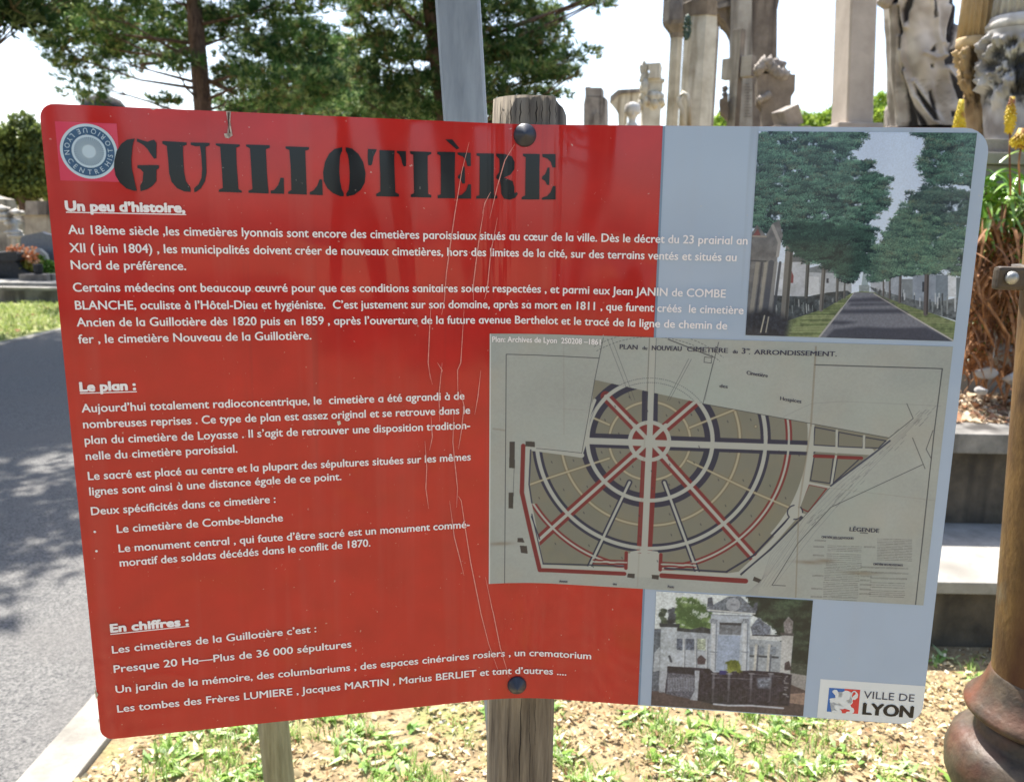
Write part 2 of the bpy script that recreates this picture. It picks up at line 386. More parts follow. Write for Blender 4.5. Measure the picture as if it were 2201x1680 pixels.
polys = [uvl(parse(s, lambda x, y: (x * .3418, y * .3418))) for s in T1] + [uvl(parse(s, lambda x, y: (698.6 + x * .3418, y * .3418))) for s in T2]
art('title_lettering', polys, 4, M_black, panel)

# --- glyphs ------------------------------------------------------------------
GL = {}
def load_glyphs(chars):
    obs = {}
    def mk(t):
        c = bpy.data.curves.new('g', 'FONT'); c.body = t; c.size = 1; c.resolution_u = 3; c.offset = .0
        o = bpy.data.objects.new('g', c); C.objects.link(o); return o
    for ch in chars: obs[ch] = (mk(ch), mk('H' + ch + 'H'))
    hh = mk('HH'); bpy.context.view_layer.update(); dg = bpy.context.evaluated_depsgraph_get()
    def mesh(o):
        e = o.evaluated_get(dg); m = e.to_mesh(); V = [(v.co.x, v.co.y) for v in m.vertices]; Fs = [tuple(p.vertices) for p in m.polygons]; e.to_mesh_clear(); return V, Fs
    wHH = max(v[0] for v in mesh(hh)[0]); capH = max(v[1] for v in mesh(hh)[0])
    for ch, (a, b) in obs.items():
        V, Fs = mesh(a); w = max(v[0] for v in mesh(b)[0]) - wHH
        GL[ch] = ([(x / capH, y / capH) for x, y in V], Fs, w / capH)
    for a, b in list(obs.values()) + [(hh, hh)]:
        for o in {a, b}:
            c = o.data; bpy.data.objects.remove(o); bpy.data.curves.remove(c)
    # one-storey a, made from the bowl and stem of d below the x-height
    def clip(g, y0, above):
        bm = bmesh.new(); vs = [bm.verts.new((x, y, 0)) for x, y in g[0]]
        for f in g[1]:
            try: bm.faces.new([vs[i] for i in f])
            except ValueError: pass
        bmesh.ops.bisect_plane(bm, geom=bm.verts[:] + bm.edges[:] + bm.faces[:], plane_co=(0, y0, 0), plane_no=(0, 1, 0), clear_outer=not above, clear_inner=above)
        bm.verts.index_update(); r = ([(v.co.x, v.co.y) for v in bm.verts], [tuple(v.index for v in f.verts) for f in bm.faces]); bm.free(); return r
    xh = max(y for x, y in GL['x'][0])
    V, Fs = clip(GL['d'], xh, False); GL['a'] = (V, Fs, GL['d'][2])
    ac = clip(GL['è'], xh + .06, True)
    m = len(V); dx = (GL['d'][2] - GL['e'][2]) / 2
    GL['à'] = (V + [(x + dx, y) for x, y in ac[0]], Fs + [tuple(i + m for i in f) for f in ac[1]], GL['d'][2])
    return xh
TEXT = [  # text, start, end of the baseline as seen
("Au 18ème siècle ,les cimetières lyonnais sont encore des cimetières paroissiaux situés au cœur de la ville. Dès le décret du 23 prairial an", 147.8, 502.9, 1606.2, 525.6),
("XII ( juin 1804) , les municipalités doivent créer de nouveaux cimetières, hors des limites de la cité, sur des terrains ventés et situés au", 150.5, 541.8, 1582.5, 561.2),
("Nord de préférence.", 153.7, 578.4, 400.8, 580.2),
("Certains médecins ont beaucoup œuvré pour que ces conditions sanitaires soient respectées , et parmi eux Jean JANIN de COMBE", 158, 626.4, 1559.3, 639.3),
("BLANCHE, oculiste à l’Hôtel-Dieu et hygiéniste.  C’est justement sur son domaine, après sa mort en 1811 , que furent créés  le cimetière", 162.6, 664.8, 1597.6, 674.7),
("Ancien de la Guillotière dès 1820 puis en 1859 , après l’ouverture de la future avenue Berthelot et le tracé de la ligne de chemin de", 165.8, 701.1, 1562.5, 707.4),
("fer , le cimetière Nouveau de la Guillotière.", 169.3, 737.3, 669.6, 728.8),
("Aujourd’hui totalement radioconcentrique, le  cimetière a été agrandi à de", 176.4, 885.4, 998.1, 857.5),
("nombreuses reprises . Ce type de plan est assez original et se retrouve dans le", 179.7, 919.4, 1010.2, 888),
("plan du cimetière de Loyasse . Il s’agit de retrouver une disposition tradition-", 183, 953.5, 1010.2, 920.5),
("nelle du cimetière paroissial.", 185.4, 987.6, 511, 971.1),
("Le sacré est placé au centre et la plupart des sépultures situées sur les mêmes", 190.2, 1030.4, 1011.7, 988),
("lignes sont ainsi à une distance égale de ce point.", 193.1, 1063.4, 734, 1030.4),
("Deux spécificités dans ce cimetière :", 196.8, 1105.6, 592.8, 1078.7),
("Le cimetière de Combe-blanche", 252, 1143.7, 608.6, 1118.6),
("Le monument central , qui faute d’être sacré est un monument commé-", 256, 1185.2, 1009.4, 1132.5),
("moratif des soldats décédés dans le conflit de 1870.", 258.2, 1216, 796.3, 1172.5),
("Les cimetières de la Guillotière c’est :", 241.7, 1402.4, 680.2, 1356.2),
("Presque 20 Ha—Plus de 36 000 sépultures", 245.4, 1443.7, 755.4, 1388.9),
("Un jardin de la mémoire, des columbariums , des espaces cinéraires rosiers , un crematorium", 249.5, 1487.1, 1270.6, 1414.9),
("Les tombes des Frères LUMIERE , Jacques MARTIN , Marius BERLIET et tant d’autres ....", 252.9, 1528.8, 1217.4, 1449.6)]
HEAD = [("Un peu d’histoire,", 141, 452.5, 399, 456.5), ("Le plan :", 172, 840.3, 293.5, 836.4), ("En chiffres :", 237.7, 1357, 406.5, 1341)]
MAPT = [("Plan: Archives de Lyon  2S0208 –1861", 1057.6, 734.5, 1290.8, 740.6)]
TT = [("PLAN", 1331.5, 749.5, 1370.5, 751, .0046), ("du", 1380.5, 751, 1391, 751.5, .0036), ("NOUVEAU", 1400.5, 752, 1465, 754, .0046), ("CIMETIÈRE", 1476, 754.5, 1564, 758, .0046), ("du", 1574.5, 759, 1585, 759.3, .0036),
  ("3", 1593.5, 759.5, 1602, 759.8, .0054), ("me", 1604, 752, 1612, 752.3, .0022), (".", 1609, 760.5, 1612, 760.6, .0046), ("ARRONDISSEMENT.", 1620, 761, 1798, 765.5, .0046),
  ("Cimetière", 1604, 804, 1650, 811, .0036), ("des", 1546, 832, 1564, 834, .0034), ("Hospices", 1676, 859, 1722, 866, .0036), ("LÉGENDE", 1825, 1140, 1889, 1143.5, .0042),
  ("CIMETIÈRE DES CATHOLIQUES", 1765, 1155, 1834, 1158, .0022), ("CIMETIÈRE DES PROTESTANTS", 1876, 1213, 1940, 1216, .0022), ("Avenue", 1202, 1250, 1220, 1250.5, .0026), ("des", 1317, 1256, 1326, 1256.3, .0026), ("Ponts", 1435, 1262, 1449, 1262.5, .0028)]
MARK = [("VILLE DE", 1855.6, 1500, 1965, 1505, 0), ("LYON", 1852, 1538, 1962, 1541, 0)]
RING = "CENTRE HISTORIQUE LYON"
XH = load_glyphs(sorted(set(''.join(t[0] for t in TEXT + HEAD + MAPT + TT + MARK) + RING + 'xdeèÊ')))
def run(text, track=0.0):
    x = 0; out = []
    for ch in text:
        V, Fs, w = GL[ch]; out.append((x, V, Fs)); x += w + track
    xs = [x0 + v[0] for x0, V, Fs in out for v in V]
    return out, min(xs), max(xs)
def set_text(lines, name, mat, parent, layer, cap=None, bold=0.0, track=0.0, slant=0, bolds=((0, 0),)):
    V2, Fa = [], []
    for ln in lines:
        t, x0, y0, x1, y1 = ln[:5]; c = ln[5] if len(ln) > 5 and ln[5] else cap
        (a, b), (a1, b1) = uvl([(x0, y0)])[0], uvl([(x1, y1)])[0]
        out, m0, m1 = run(t, track); sx = (a1 - a - bold * c) / (m1 - m0)
        for k, (dx, dy) in enumerate(bolds):
            for xo, V, Fs in out:
                o = len(V2)
                for x, y in V:
                    X = a + (x + xo - m0) * sx + dx * bold * c; Y = b + (b1 - b) * (X - a) / (a1 - a) + y * c + dy * bold * c + 0
                    V2.append((X + slant * y * c, Y, k))
                Fa += [tuple(i + o for i in f) for f in Fs]
    V2 = np.array(V2); W = Pn(V2[:, 0], V2[:, 1], layer * .0002 + V2[:, 2] * .000015)
    me = bpy.data.meshes.new(name); me.from_pydata([tuple(w) for w in W], [], Fa); me.update()
    # face the reader
    bm = bmesh.new(); bm.from_mesh(me)
    for f in bm.faces:
        if f.normal.y > 0: f.normal_flip()
    bm.to_mesh(me); bm.free()
    return link(name, me, mat, parent)
B3 = ((0, 0), (1, 0), (.5, .35), (.5, -.35)); BF = ((0, 0), (.33, 0), (.66, 0), (1, 0), (.2, .4), (.8, .4), (.2, -.4), (.8, -.4))
CAPH = .0076
def textblock(a, b, name): set_text(TEXT[a:b], name, M_white, panel, 5, CAPH, bold=.055, bolds=B3)
textblock(0, 7, 'history_text'); textblock(7, 17, 'plan_text'); textblock(17, 21, 'figures_text')
for h in HEAD: set_text([h], 'heading', M_white, panel, 5, .0079, bold=.17, bolds=BF)
def strip(p, q, w): # a stroke between two seen points, width in metres
    (a, b), (c, d) = uvl([p])[0], uvl([q])[0]; L = math.hypot(c - a, d - b); nx, ny = -(d - b) / L * w / 2, (c - a) / L * w / 2
    return [(a + nx, b + ny), (c + nx, d + ny), (c - nx, d - ny), (a - nx, b - ny)]
def cvt(x, y): return (107.5 + x * .26855, 403 + y * .26855)
def cv4(x, y): return (139.7 + x * .21973, 795.3 + y * .21973)
def cv6(x, y): return (150.5 + x * .21973, 1074.7 + y * .21973)
art('heading_underline', [strip(cvt(130, 198), cvt(1092, 217), .0009)], 5, M_white, panel)
art('heading_underline', [strip(cv4(150, 224), cv4(706, 208), .0009)], 5, M_white, panel)
art('heading_underline', [strip(cv6(398, 1305), cv6(1168, 1225), .0009)], 5, M_white, panel)
def disc(c, r, n=24): return [(c[0] + r * math.cos(2 * math.pi * k / n), c[1] + r * math.sin(2 * math.pi * k / n)) for k in range(n)]
for p in ((204.3, 1141.5), (208, 1183)): art('bullet_point', [disc(uvl([p])[0], .0011)], 5, M_white, panel)

# --- round emblem ------------------------------------------------------------------
(ec,) = uvl([(191.4, 325.7)]); ER = float(abs(uv(253, 327)[0] - uv(129.5, 324)[0]) / 2)
q = uvl([(117.9, 260.5), (253.6, 266.6), (258, 390.7), (129.9, 388.6)])
px0, px1 = (q[0][0] + q[3][0]) / 2, (q[1][0] + q[2][0]) / 2; py0, py1 = (q[2][1] + q[3][1]) / 2, (q[0][1] + q[1][1]) / 2
embl = art('emblem', [rectuv((px0, py0), (px1, py1))], 1, M_pink, panel)
def ringp(r0, r1, n=64):
    return [[(ec[0] + r * math.cos(2 * math.pi * (k + j) / n), ec[1] + r * math.sin(2 * math.pi * (k + j) / n)) for r, j in ((r0, 0), (r1, 0), (r1, 1), (r0, 1))] for k in range(n)]
pl = ringp(ER * .90, ER) ; mi = [0] * len(pl)
z = ringp(ER * .60, ER * .90); pl += z; mi += [1] * len(z)
z = ringp(ER * .52, ER * .60); pl += z; mi += [0] * len(z)
z = ringp(ER * .24, ER * .52); pl += z; mi += [1] * len(z)
pl += [disc(ec, ER * .24, 32)]; mi += [0]
art('emblem_disc', pl, 2, [M_lpale, M_navy], panel, mi, cut=False)
rays = []
for k in range(44):
    a = 2 * math.pi * k / 44; w = .045
    rays.append([(ec[0] + ER * r * math.cos(a + s), ec[1] + ER * r * math.sin(a + s)) for r, s in ((.24, -w), (.52, -w * .75), (.52, w * .75), (.24, w))])
art('emblem_rays', rays, 3, M_lpale, panel, cut=False)
V2, Fa = [], []; angs = {}
spans = (("CENTRE", 209, 303), ("HISTORIQUE", 325, 472), ("LYON", 494, 545))
for wd, a0, a1 in spans:
    ws = [GL[c][2] for c in wd]; tot = sum(ws) - (ws[0] + ws[-1]) / 2; x = 0
    for i, ch in enumerate(wd):
        aa = math.radians(a0 + (a1 - a0) * (x / tot)); x += (ws[i] + (ws[i + 1] if i + 1 < len(ws) else 0)) / 2
        V, Fs, w = GL[ch]; o = len(V2); c = ER * .175
        er, et = (-math.cos(aa), -math.sin(aa)), (-math.sin(aa), math.cos(aa))      # letter tops towards the centre
        for vx, vy in V:
            X, Y = (vx - w / 2) * c * .95, vy * c; r = ER * .845
            V2.append((ec[0] + r * math.cos(aa) + er[0] * Y + et[0] * X, ec[1] + r * math.sin(aa) + er[1] * Y + et[1] * X))
        Fa += [tuple(i + o for i in f) for f in Fs]
V2 = np.array(V2); W = Pn(V2[:, 0], V2[:, 1], 3.5 * .0002); me = bpy.data.meshes.new('emblem_lettering'); me.from_pydata([tuple(w) for w in W], [], Fa); me.update(); link('emblem_lettering', me, M_lpale, panel)

# --- town mark ---------------------------------------------------------------------
q = uvl([(1763.3, 1458), (1987.7, 1473)]); lu, lv = q[0][0], (q[0][1] + q[1][1]) / 2
us2 = [lu + (WR - .022 - lu) * t for t in (0, .33, .66)] + [WR - .022 * (1 - math.sin(math.radians(a))) for a in (0, 15, 30, 45, 60, 75, 88)]
art('town_label', [[(u, vrange(u)[0] + .0007) for u in us2] + [(us2[-1], lv), (lu, lv)]], 2, M_pale, panel)
def cz(x, y): return (1746.4 + x * .12207, 1440.1 + y * .12207)
sq = uvl([cz(292, 300), cz(838, 335), cz(800, 757), cz(248, 716)]); sq1 = uvl([cz(565, 317), cz(530, 740)])
art('town_emblem', [[sq[0], sq1[0], sq1[1], sq[3]], [sq1[0], sq[1], sq[2], sq1[1]]], 3, [M_blue, M_lred], panel, [0, 1])
LION = "385,328 350,350 345,372 370,385 372,405 395,425 400,470 385,495 340,478 310,485 295,500 305,520 300,545 325,560 370,550 400,565 450,585 455,560 480,572 505,600 550,625 545,632 480,615 430,600 395,595 380,620 385,655 430,700 425,705 365,690 330,715 345,725 440,735 500,740 515,745 505,700 470,680 480,665 530,672 555,660 580,665 655,690 650,715 600,710 575,725 580,745 690,750 705,740 725,730 730,690 715,655 680,640 670,615 660,600 690,580 705,555 700,520 710,505 745,510 790,470 800,420 780,380 745,350 715,352 685,380 675,420 680,470 690,490 685,560 660,575 620,565 600,540 590,520 640,500 665,450 670,400 660,370 620,350 580,345 530,365 515,400 530,420 510,440 520,460 470,465 455,480 455,430 450,370 425,335"
art('town_lion', [uvl(parse(LION, cz))], 4, M_pale, panel)
tl = "700,400 715,370 745,362 765,378 768,400 745,430 715,455 693,480 688,440"
art('lion_tail_gap', [uvl(parse("700,400 715,375 740,370 755,385 750,410 720,435 695,465 690,440", cz))], 5, M_lred, panel)
art('lion_leg_gap', [uvl(parse("480,670 530,675 560,662 655,692 650,712 600,712 572,742 515,742 508,702", cz))], 5, M_lred, panel)
set_text([(MARK[0][0], *cz(893, 480), *cz(1782, 545), .0082)], 'town_words', M_dark, panel, 4)
set_text([(MARK[1][0], *cz(868, 765), *cz(1765, 828), .0128)], 'town_name', M_black, panel, 4, bold=.15, bolds=((0, 0), (.5, 0), (1, 0), (.5, .4)))

# ------------------------------------------------------------------ printed pictures (colour laid on a fine grid of the sheet)
def vnoise(h, w, cell, rng):
    gy, gx = int(h / cell) + 3, int(w / cell) + 3; g = rng.random((gy, gx))
    y = np.arange(h) / cell; x = np.arange(w) / cell; yi, xi = y.astype(int), x.astype(int); fy, fx = y - yi, x - xi
    fy, fx = fy * fy * (3 - 2 * fy), fx * fx * (3 - 2 * fx)
    a = g[yi][:, xi]; b = g[yi][:, xi + 1]; c = g[yi + 1][:, xi]; d = g[yi + 1][:, xi + 1]
    return (a * (1 - fx) + b * fx) * (1 - fy[:, None]) + (c * (1 - fx) + d * fx) * fy[:, None]
def fbm(h, w, cell, rng, n=3):
    o = 0; t = 0
    for k in range(n): o = o + vnoise(h, w, max(1.3, cell / 2 ** k), rng) * .6 ** k; t += .6 ** k
    return o / t
def blur(m, r):
    r = int(max(1, r))
    for _ in range(2):
        for ax in (0, 1):
            p = np.pad(m, [(r + 1, r) if a == ax else (0, 0) for a in (0, 1)], mode='edge').cumsum(ax)
            m = (np.take(p, range(2 * r + 1, p.shape[ax]), ax) - np.take(p, range(0, p.shape[ax] - 2 * r - 1), ax)) / (2 * r + 1)
    return m
class Canvas:
    def __init__(s, u0, u1, v0, v1, W, conv, seed=1):
        s.u0, s.u1, s.v0, s.v1, s.W = u0, u1, v0, v1, W; s.Hh = int(round(W * (v1 - v0) / (u1 - u0))); s.conv = conv; s.rng = np.random.default_rng(seed)
        s.img = np.zeros((s.Hh, W, 3)); s.k = (W - 1) / (u1 - u0)
        s.yy, s.xx = np.mgrid[0:s.Hh, 0:W].astype(float)
    def pt(s, pts):
        q = [s.conv(*p) for p in pts]; a, b = uv([p[0] for p in q], [p[1] for p in q]); return np.stack([(a - s.u0) * s.k, (s.v1 - b) * s.k], 1)
    def cuv(s, pts): pts = np.asarray(pts); return np.stack([(pts[:, 0] - s.u0) * s.k, (s.v1 - pts[:, 1]) * s.k], 1)
    def mask(s, P):
        x0, x1 = int(max(0, P[:, 0].min() - 2)), int(min(s.W, P[:, 0].max() + 3)); y0, y1 = int(max(0, P[:, 1].min() - 2)), int(min(s.Hh, P[:, 1].max() + 3))
        m = np.zeros((s.Hh, s.W))
        if x1 <= x0 or y1 <= y0: return m
        for oy in (-.25, .25):
            for ox in (-.25, .25):
                X, Y = s.xx[y0:y1, x0:x1] + ox, s.yy[y0:y1, x0:x1] + oy; ins = np.zeros(X.shape, bool)
                for i in range(len(P)):
                    xa, ya = P[i]; xb, yb = P[(i + 1) % len(P)]
                    if ya == yb: continue
                    ins ^= ((ya > Y) != (yb > Y)) & (X < (xb - xa) * (Y - ya) / (yb - ya) + xa)
                m[y0:y1, x0:x1] += ins * .25
        return m
    def put(s, m, c):
        c = np.asarray(c, float)
        if c.ndim == 1: c = c[None, None, :]
        s.img = s.img * (1 - m[..., None]) + c * m[..., None]
    def poly(s, pts, c, var=0, cell=5, soft=0, m=None):
        if m is None: m = s.mask(s.pt(pts))
        if soft: m = blur(m, soft)
        c = np.asarray(c, float)
        if var: c = c[None, None] * (1 + var * (fbm(s.Hh, s.W, cell, s.rng) - .5)[..., None] * 2)
        s.put(m, c)
    def segd(s, P):
        P = np.asarray(P); x0, x1 = int(max(0, P[:, 0].min() - 25)), int(min(s.W, P[:, 0].max() + 26)); y0, y1 = int(max(0, P[:, 1].min() - 25)), int(min(s.Hh, P[:, 1].max() + 26))
        d = np.full((s.Hh, s.W), 1e3)
        if x1 <= x0 or y1 <= y0: return d
        X, Y = s.xx[y0:y1, x0:x1], s.yy[y0:y1, x0:x1]; dd = d[y0:y1, x0:x1]
        for a, b in zip(P[:-1], P[1:]):
            v = b - a; t = np.clip(((X - a[0]) * v[0] + (Y - a[1]) * v[1]) / max(1e-9, v @ v), 0, 1)
            dd = np.minimum(dd, np.hypot(X - a[0] - t * v[0], Y - a[1] - t * v[1]))
        d[y0:y1, x0:x1] = dd; return d
    def line(s, pts, w, c, a=1.0, clip=None, raw=None):
        d = s.segd(s.pt(pts) if raw is None else raw); m = np.clip(w / 2 - d + .5, 0, 1) * min(1, w) * a if w >= 1 else np.clip(1 - d, 0, 1) * w * a
        if clip is not None: m = m * clip
        s.put(m, c)
    def foliage(s, pts, dark, light, hole=.12, rag=1.0, cell=9, warm=None):
        m = s.mask(s.pt(pts)); e = blur(m, 6); R_ = s.rng
        def an(cy, cx, n=3): # bough-like noise: wider than tall
            h2, w2 = int(s.Hh * 9 / cy) + 3, int(s.W * 9 / cx) + 3; q = fbm(h2, w2, 9, R_, n); return q[(np.arange(s.Hh) * 9 / cy).astype(int)][:, (np.arange(s.W) * 9 / cx).astype(int)]
        n1 = blur(an(10, 19), 2); n0 = blur(an(5, 6, 2), 2); n2 = fbm(s.Hh, s.W, 2.6, R_, 2)
        mm = np.clip((e - .5 + (n1 - .5) * rag * 1.5 + (n0 - .5) * .5 + (n2 - .5) * .5) * 6 + .5, 0, 1)
        mm = mm * np.clip((e - .06) * 9, 0, 1); hl = np.clip((n1 * .45 + n0 * .35 + n2 * .2 - (.71 - hole)) * 16, 0, 1); mm = mm * (1 - hl * .8)
        sh = np.roll(n1, 3, 0) - n1; t = np.clip((blur(an(17, 28, 4), 2) - .43) * 3.4 + sh * 2.0 + (n0 - .5) * .9 + (n2 - .5) * .7, 0, 1)[..., None]
        c = np.asarray(dark) * (1 - t) + np.asarray(light) * t
        if warm is not None:
            q = np.clip((fbm(s.Hh, s.W, cell, R_, 2) - .58) * 5, 0, 1)[..., None] * .5; c = c * (1 - q) + np.asarray(warm) * q
        s.put(mm, c)
    def pinework(s, pts, dark, light, n=420, r=8, warm=None, gap=.0, lift=0):
        m = s.mask(s.pt(pts)); R_ = s.rng; g1 = fbm(s.Hh, s.W, 14, R_, 3); e = blur(m, 5)
        s.put(np.clip((e - .62 + (g1 - .5) * 1.2) * 5, 0, 1) * .96, np.asarray(dark) * 1.05)
        ys, xs = np.nonzero((m > .5) & (g1 > .43 + gap)); k = R_.integers(0, len(xs), n); cx, cy = xs[k].astype(float), ys[k].astype(float); cx += R_.normal(0, 3, n); cy += R_.normal(0, 3, n)
        q = 70; cb = R_.normal(.27, .27, n)                       # brightness of each bough
        a = R_.uniform(-.25, np.pi + .25, (n, q)); rad = np.sqrt(R_.random((n, q))) * r * R_.uniform(.5, 1.3, (n, 1)); x = cx[:, None] + np.cos(a + R_.normal(0, .6, (n, q))) * rad * 1.5; y = cy[:, None] - np.sin(a) * rad * .55 + R_.normal(0, 1.2, (n, q))
        t = cb[:, None] + (cy[:, None] - y) / r * .75 + R_.normal(0, .16, (n, q)) - .1; L = R_.uniform(1.5, 4.2, (n, q)); an_ = a + R_.normal(0, .5, (n, q))
        wm = (R_.random((n, 1)) < .16) & (R_.random((n, q)) < .6)
        o = np.argsort(R_.random(n) + cy / s.Hh * .3)
        for j in range(5):
            X = np.clip(x + np.cos(an_) * L * j / 4, 0, s.W - 1).astype(int)[o].ravel(); Y = np.clip(y - np.sin(an_) * L * j / 4, 0, s.Hh - 1).astype(int)[o].ravel(); tt = np.clip(t + .05 * j, 0, 1)[o].reshape(-1, 1); c = np.asarray(dark) * (1 - tt) + np.asarray(light) * tt
            if warm is not None: w_ = wm[o].reshape(-1, 1); c = np.where(w_, c * .4 + np.asarray(warm) * .6, c)
            s.img[Y, X] = s.img[Y, X] * .25 + c * .75
    def mesh(s, name, layer, parent, gain=1.0, mat=None):
        im = np.clip(s.img, 0, 255) / 255; l = np.where(im <= .04045, im / 12.92, ((im + .055) / 1.055) ** 2.4) * gain
        us = s.u0 + np.arange(s.W) / s.k; vs = s.v1 - np.arange(s.Hh) / s.k; U, V = np.meshgrid(us, vs)
        W = Pn(U.ravel(), V.ravel(), layer * .0002); i = np.arange(s.Hh * s.W).reshape(s.Hh, s.W)
        Fc = np.stack([i[1:, :-1].ravel(), i[1:, 1:].ravel(), i[:-1, 1:].ravel(), i[:-1, :-1].ravel()], 1)
        return npmesh(name, W, Fc, mat or M_photo, parent, col=l.reshape(-1, 3), smooth=True)
M_photo = attr_mat('photo_print', .5, .2, coat=1)
def rect_of(pts):
    q = uvl(pts); return (q[0][0] + q[3][0]) / 2, (q[1][0] + q[2][0]) / 2, (q[2][1] + q[3][1]) / 2, (q[0][1] + q[1][1]) / 2
GAIN = 1.0
# --- the avenue photograph
u0, u1, v0, v1 = rect_of([(1630.7, 282.7), (2099.9, 285.6), (2048.3, 733), (1602.1, 720.1)])
cA = Canvas(u0, u1, v0, v1, 460, lambda x, y: (1558.3 + x * .29199, 257.9 + y * .29199), 3)
gy = (cA.yy / cA.Hh)[..., None]; cA.img[:] = np.array([192, 210, 238]) * (1 - gy) + np.array([220, 230, 242]) * gy
DG, LG, WG = (10, 28, 36), (104, 150, 126), (118, 112, 92)
cA.pinework([(1390, 80), (1435, 150), (1530, 190), (1440, 250), (1440, 330), (1465, 430), (1530, 480), (1640, 480), (1870, 520), (1870, 80)], DG, LG, 330, 8, warm=WG)
cA.poly([(1020, 1085), (1040, 1085), (1055, 1240), (1000, 1240)], (150, 166, 172)); cA.poly([(985, 1215), (1062, 1215), (1062, 1270), (985, 1270)], (140, 150, 152), .2)
for x0, x1, y0, y1, c in ((480, 605, 1020, 1300, (176, 180, 188)), (360, 480, 1050, 1290, (196, 200, 208)), (600, 830, 1085, 1280, (170, 176, 184)), (830, 930, 1170, 1270, (160, 165, 170)), (1070, 1200, 1190, 1290, (165, 170, 180)), (1180, 1300, 1150, 1310, (150, 158, 170)),
    (1300, 1420, 1170, 1340, (120, 128, 134)), (1380, 1560, 1130, 1350, (134, 144, 158)), (1550, 1640, 1140, 1400, (110, 124, 138)), (1640, 1700, 1130, 1300, (200, 206, 214)), (1700, 1760, 1160, 1440, (90, 104, 112))):
    cA.poly([(x0, y0), (x1, y0), (x1, y1), (x0, y1)], c, .12, 12)
cA.poly([(480, 990), (580, 995), (610, 1045), (470, 1045)], (96, 100, 104), .1); cA.poly([(600, 1095), (690, 1070), (840, 1110), (840, 1130), (600, 1120)], (110, 118, 124), .2)
cA.poly([(470, 1150), (490, 1110), (505, 1150), (500, 1200), (472, 1200)], (120, 60, 66)); cA.poly([(745, 1165), (762, 1165), (762, 1200), (745, 1200)], (60, 62, 70))
cA.poly([(610, 1150), (690, 1155), (690, 1290), (610, 1290)], (196, 200, 206), .05); cA.poly([(1450, 1190), (1475, 1190), (1475, 1265), (1450, 1265)], (50, 56, 66))
# grass strips, road
cA.poly([(930, 1275), (1000, 1260), (1100, 1268), (1740, 1500), (1740, 1660), (100, 1660), (380, 1440)], (112, 124, 84), .35, 9)
cA.poly([(950, 1268), (1090, 1270), (1690, 1640), (660, 1640)], (116, 118, 128), .12, 3)
for pts in ([(905, 1318), (1150, 1300), (1230, 1335), (890, 1340)], [(860, 1395), (1290, 1390), (1370, 1420), (840, 1425)], [(930, 1350), (1240, 1345), (1260, 1362), (900, 1368)], [(790, 1475), (900, 1480), (990, 1490), (860, 1505), (770, 1500)],
            [(800, 1540), (1000, 1520), (1200, 1530), (1480, 1525), (1640, 1600), (1690, 1640), (700, 1640)]):
    cA.poly(pts, (66, 68, 80), .1, 4, soft=2)
for t in np.linspace(0, 1, 9): pass
for i in range(26):
    y = 1295 + 330 * (i / 25) ** 1.4; xl = 950 - (y - 1268) * .78; cA.line([(xl - 200 - 60 * random.random(), y + 8 * random.random()), (xl - 14, y)], 1 + 3 * (i / 25), random.choice([(60, 72, 46), (150, 156, 112), (84, 96, 60)]), .6)
    xr = 1090 + (y - 1268) * 1.62
    if y < 1600: cA.line([(xr + 20, y), (xr + 120 + 160 * (i / 25), y + 6)], 1 + 2 * (i / 25), random.choice([(70, 84, 52), (148, 150, 110), (96, 110, 70)]), .5)
cA.line([(945, 1275), (860, 1385)], 1.6, (176, 176, 176)); cA.line([(860, 1385), (690, 1600)], 4, (168, 166, 164)); cA.line([(1095, 1278), (1350, 1430)], 1.6, (176, 170, 168)); cA.line([(1350, 1430), (1690, 1630)], 3, (182, 178, 176))
# tombs under the trees
cA.poly([(355, 1290), (600, 1300), (750, 1270), (900, 1255), (930, 1275), (740, 1385), (450, 1480), (345, 1500)], (62, 68, 72), .5, 8)
cA.poly([(1060, 1225), (1300, 1300), (1420, 1330), (1560, 1340), (1740, 1300), (1710, 1480), (1400, 1385), (1120, 1285)], (92, 98, 102), .5, 8)
for i in range(34):
    x = random.uniform(365, 900); t = (x - 365) / 535; y = 1300 + 150 * (1 - t) * random.random(); cA.line([(x, y), (x + 2, y + 50 * (1.3 - t))], 2.5 * (1.3 - t), random.choice([(170, 176, 178), (120, 128, 130), (40, 44, 46)]), .8)
    x = random.uniform(1090, 1720); t = (1720 - x) / 630; y = 1235 + 130 * (1 - t) * random.uniform(.3, 1.2); cA.line([(x, y), (x, y + 80 * (1.2 - t))], 3 * (1.3 - t), random.choice([(186, 192, 200), (130, 138, 142), (48, 54, 60)]), .8)
for a, b, w, c in (((500, 620), (432, 1490), 17, (112, 110, 106)), ((612, 1000), (596, 1300), 8, (84, 86, 86)), ((730, 1040), (706, 1395), 9, (110, 108, 106)), ((828, 1120), (822, 1330), 6, (100, 100, 98)), ((882, 1150), (876, 1310), 4, (100, 100, 98)),
    ((1488, 1010), (1476, 1425), 10, (92, 86, 86)), ((1290, 1120), (1284, 1340), 6, (96, 92, 92)), ((1212, 1150), (1210, 1315), 4, (96, 92, 92)), ((1165, 1160), (1164, 1298), 3.5, (96, 92, 92))):
    cA.line([a, b], w, c); cA.line([(a[0] + w * .9, a[1]), (b[0] + w * .9, b[1])], w * .35, tuple(x * .6 for x in c))
cA.pinework([(1340, 540), (1450, 560), (1480, 480), (1600, 515), (1720, 540), (1860, 540), (1860, 780), (1600, 810), (1500, 790), (1400, 640)], (20, 36, 44), (92, 124, 110), 300, 8, warm=(90, 90, 74), gap=.02)
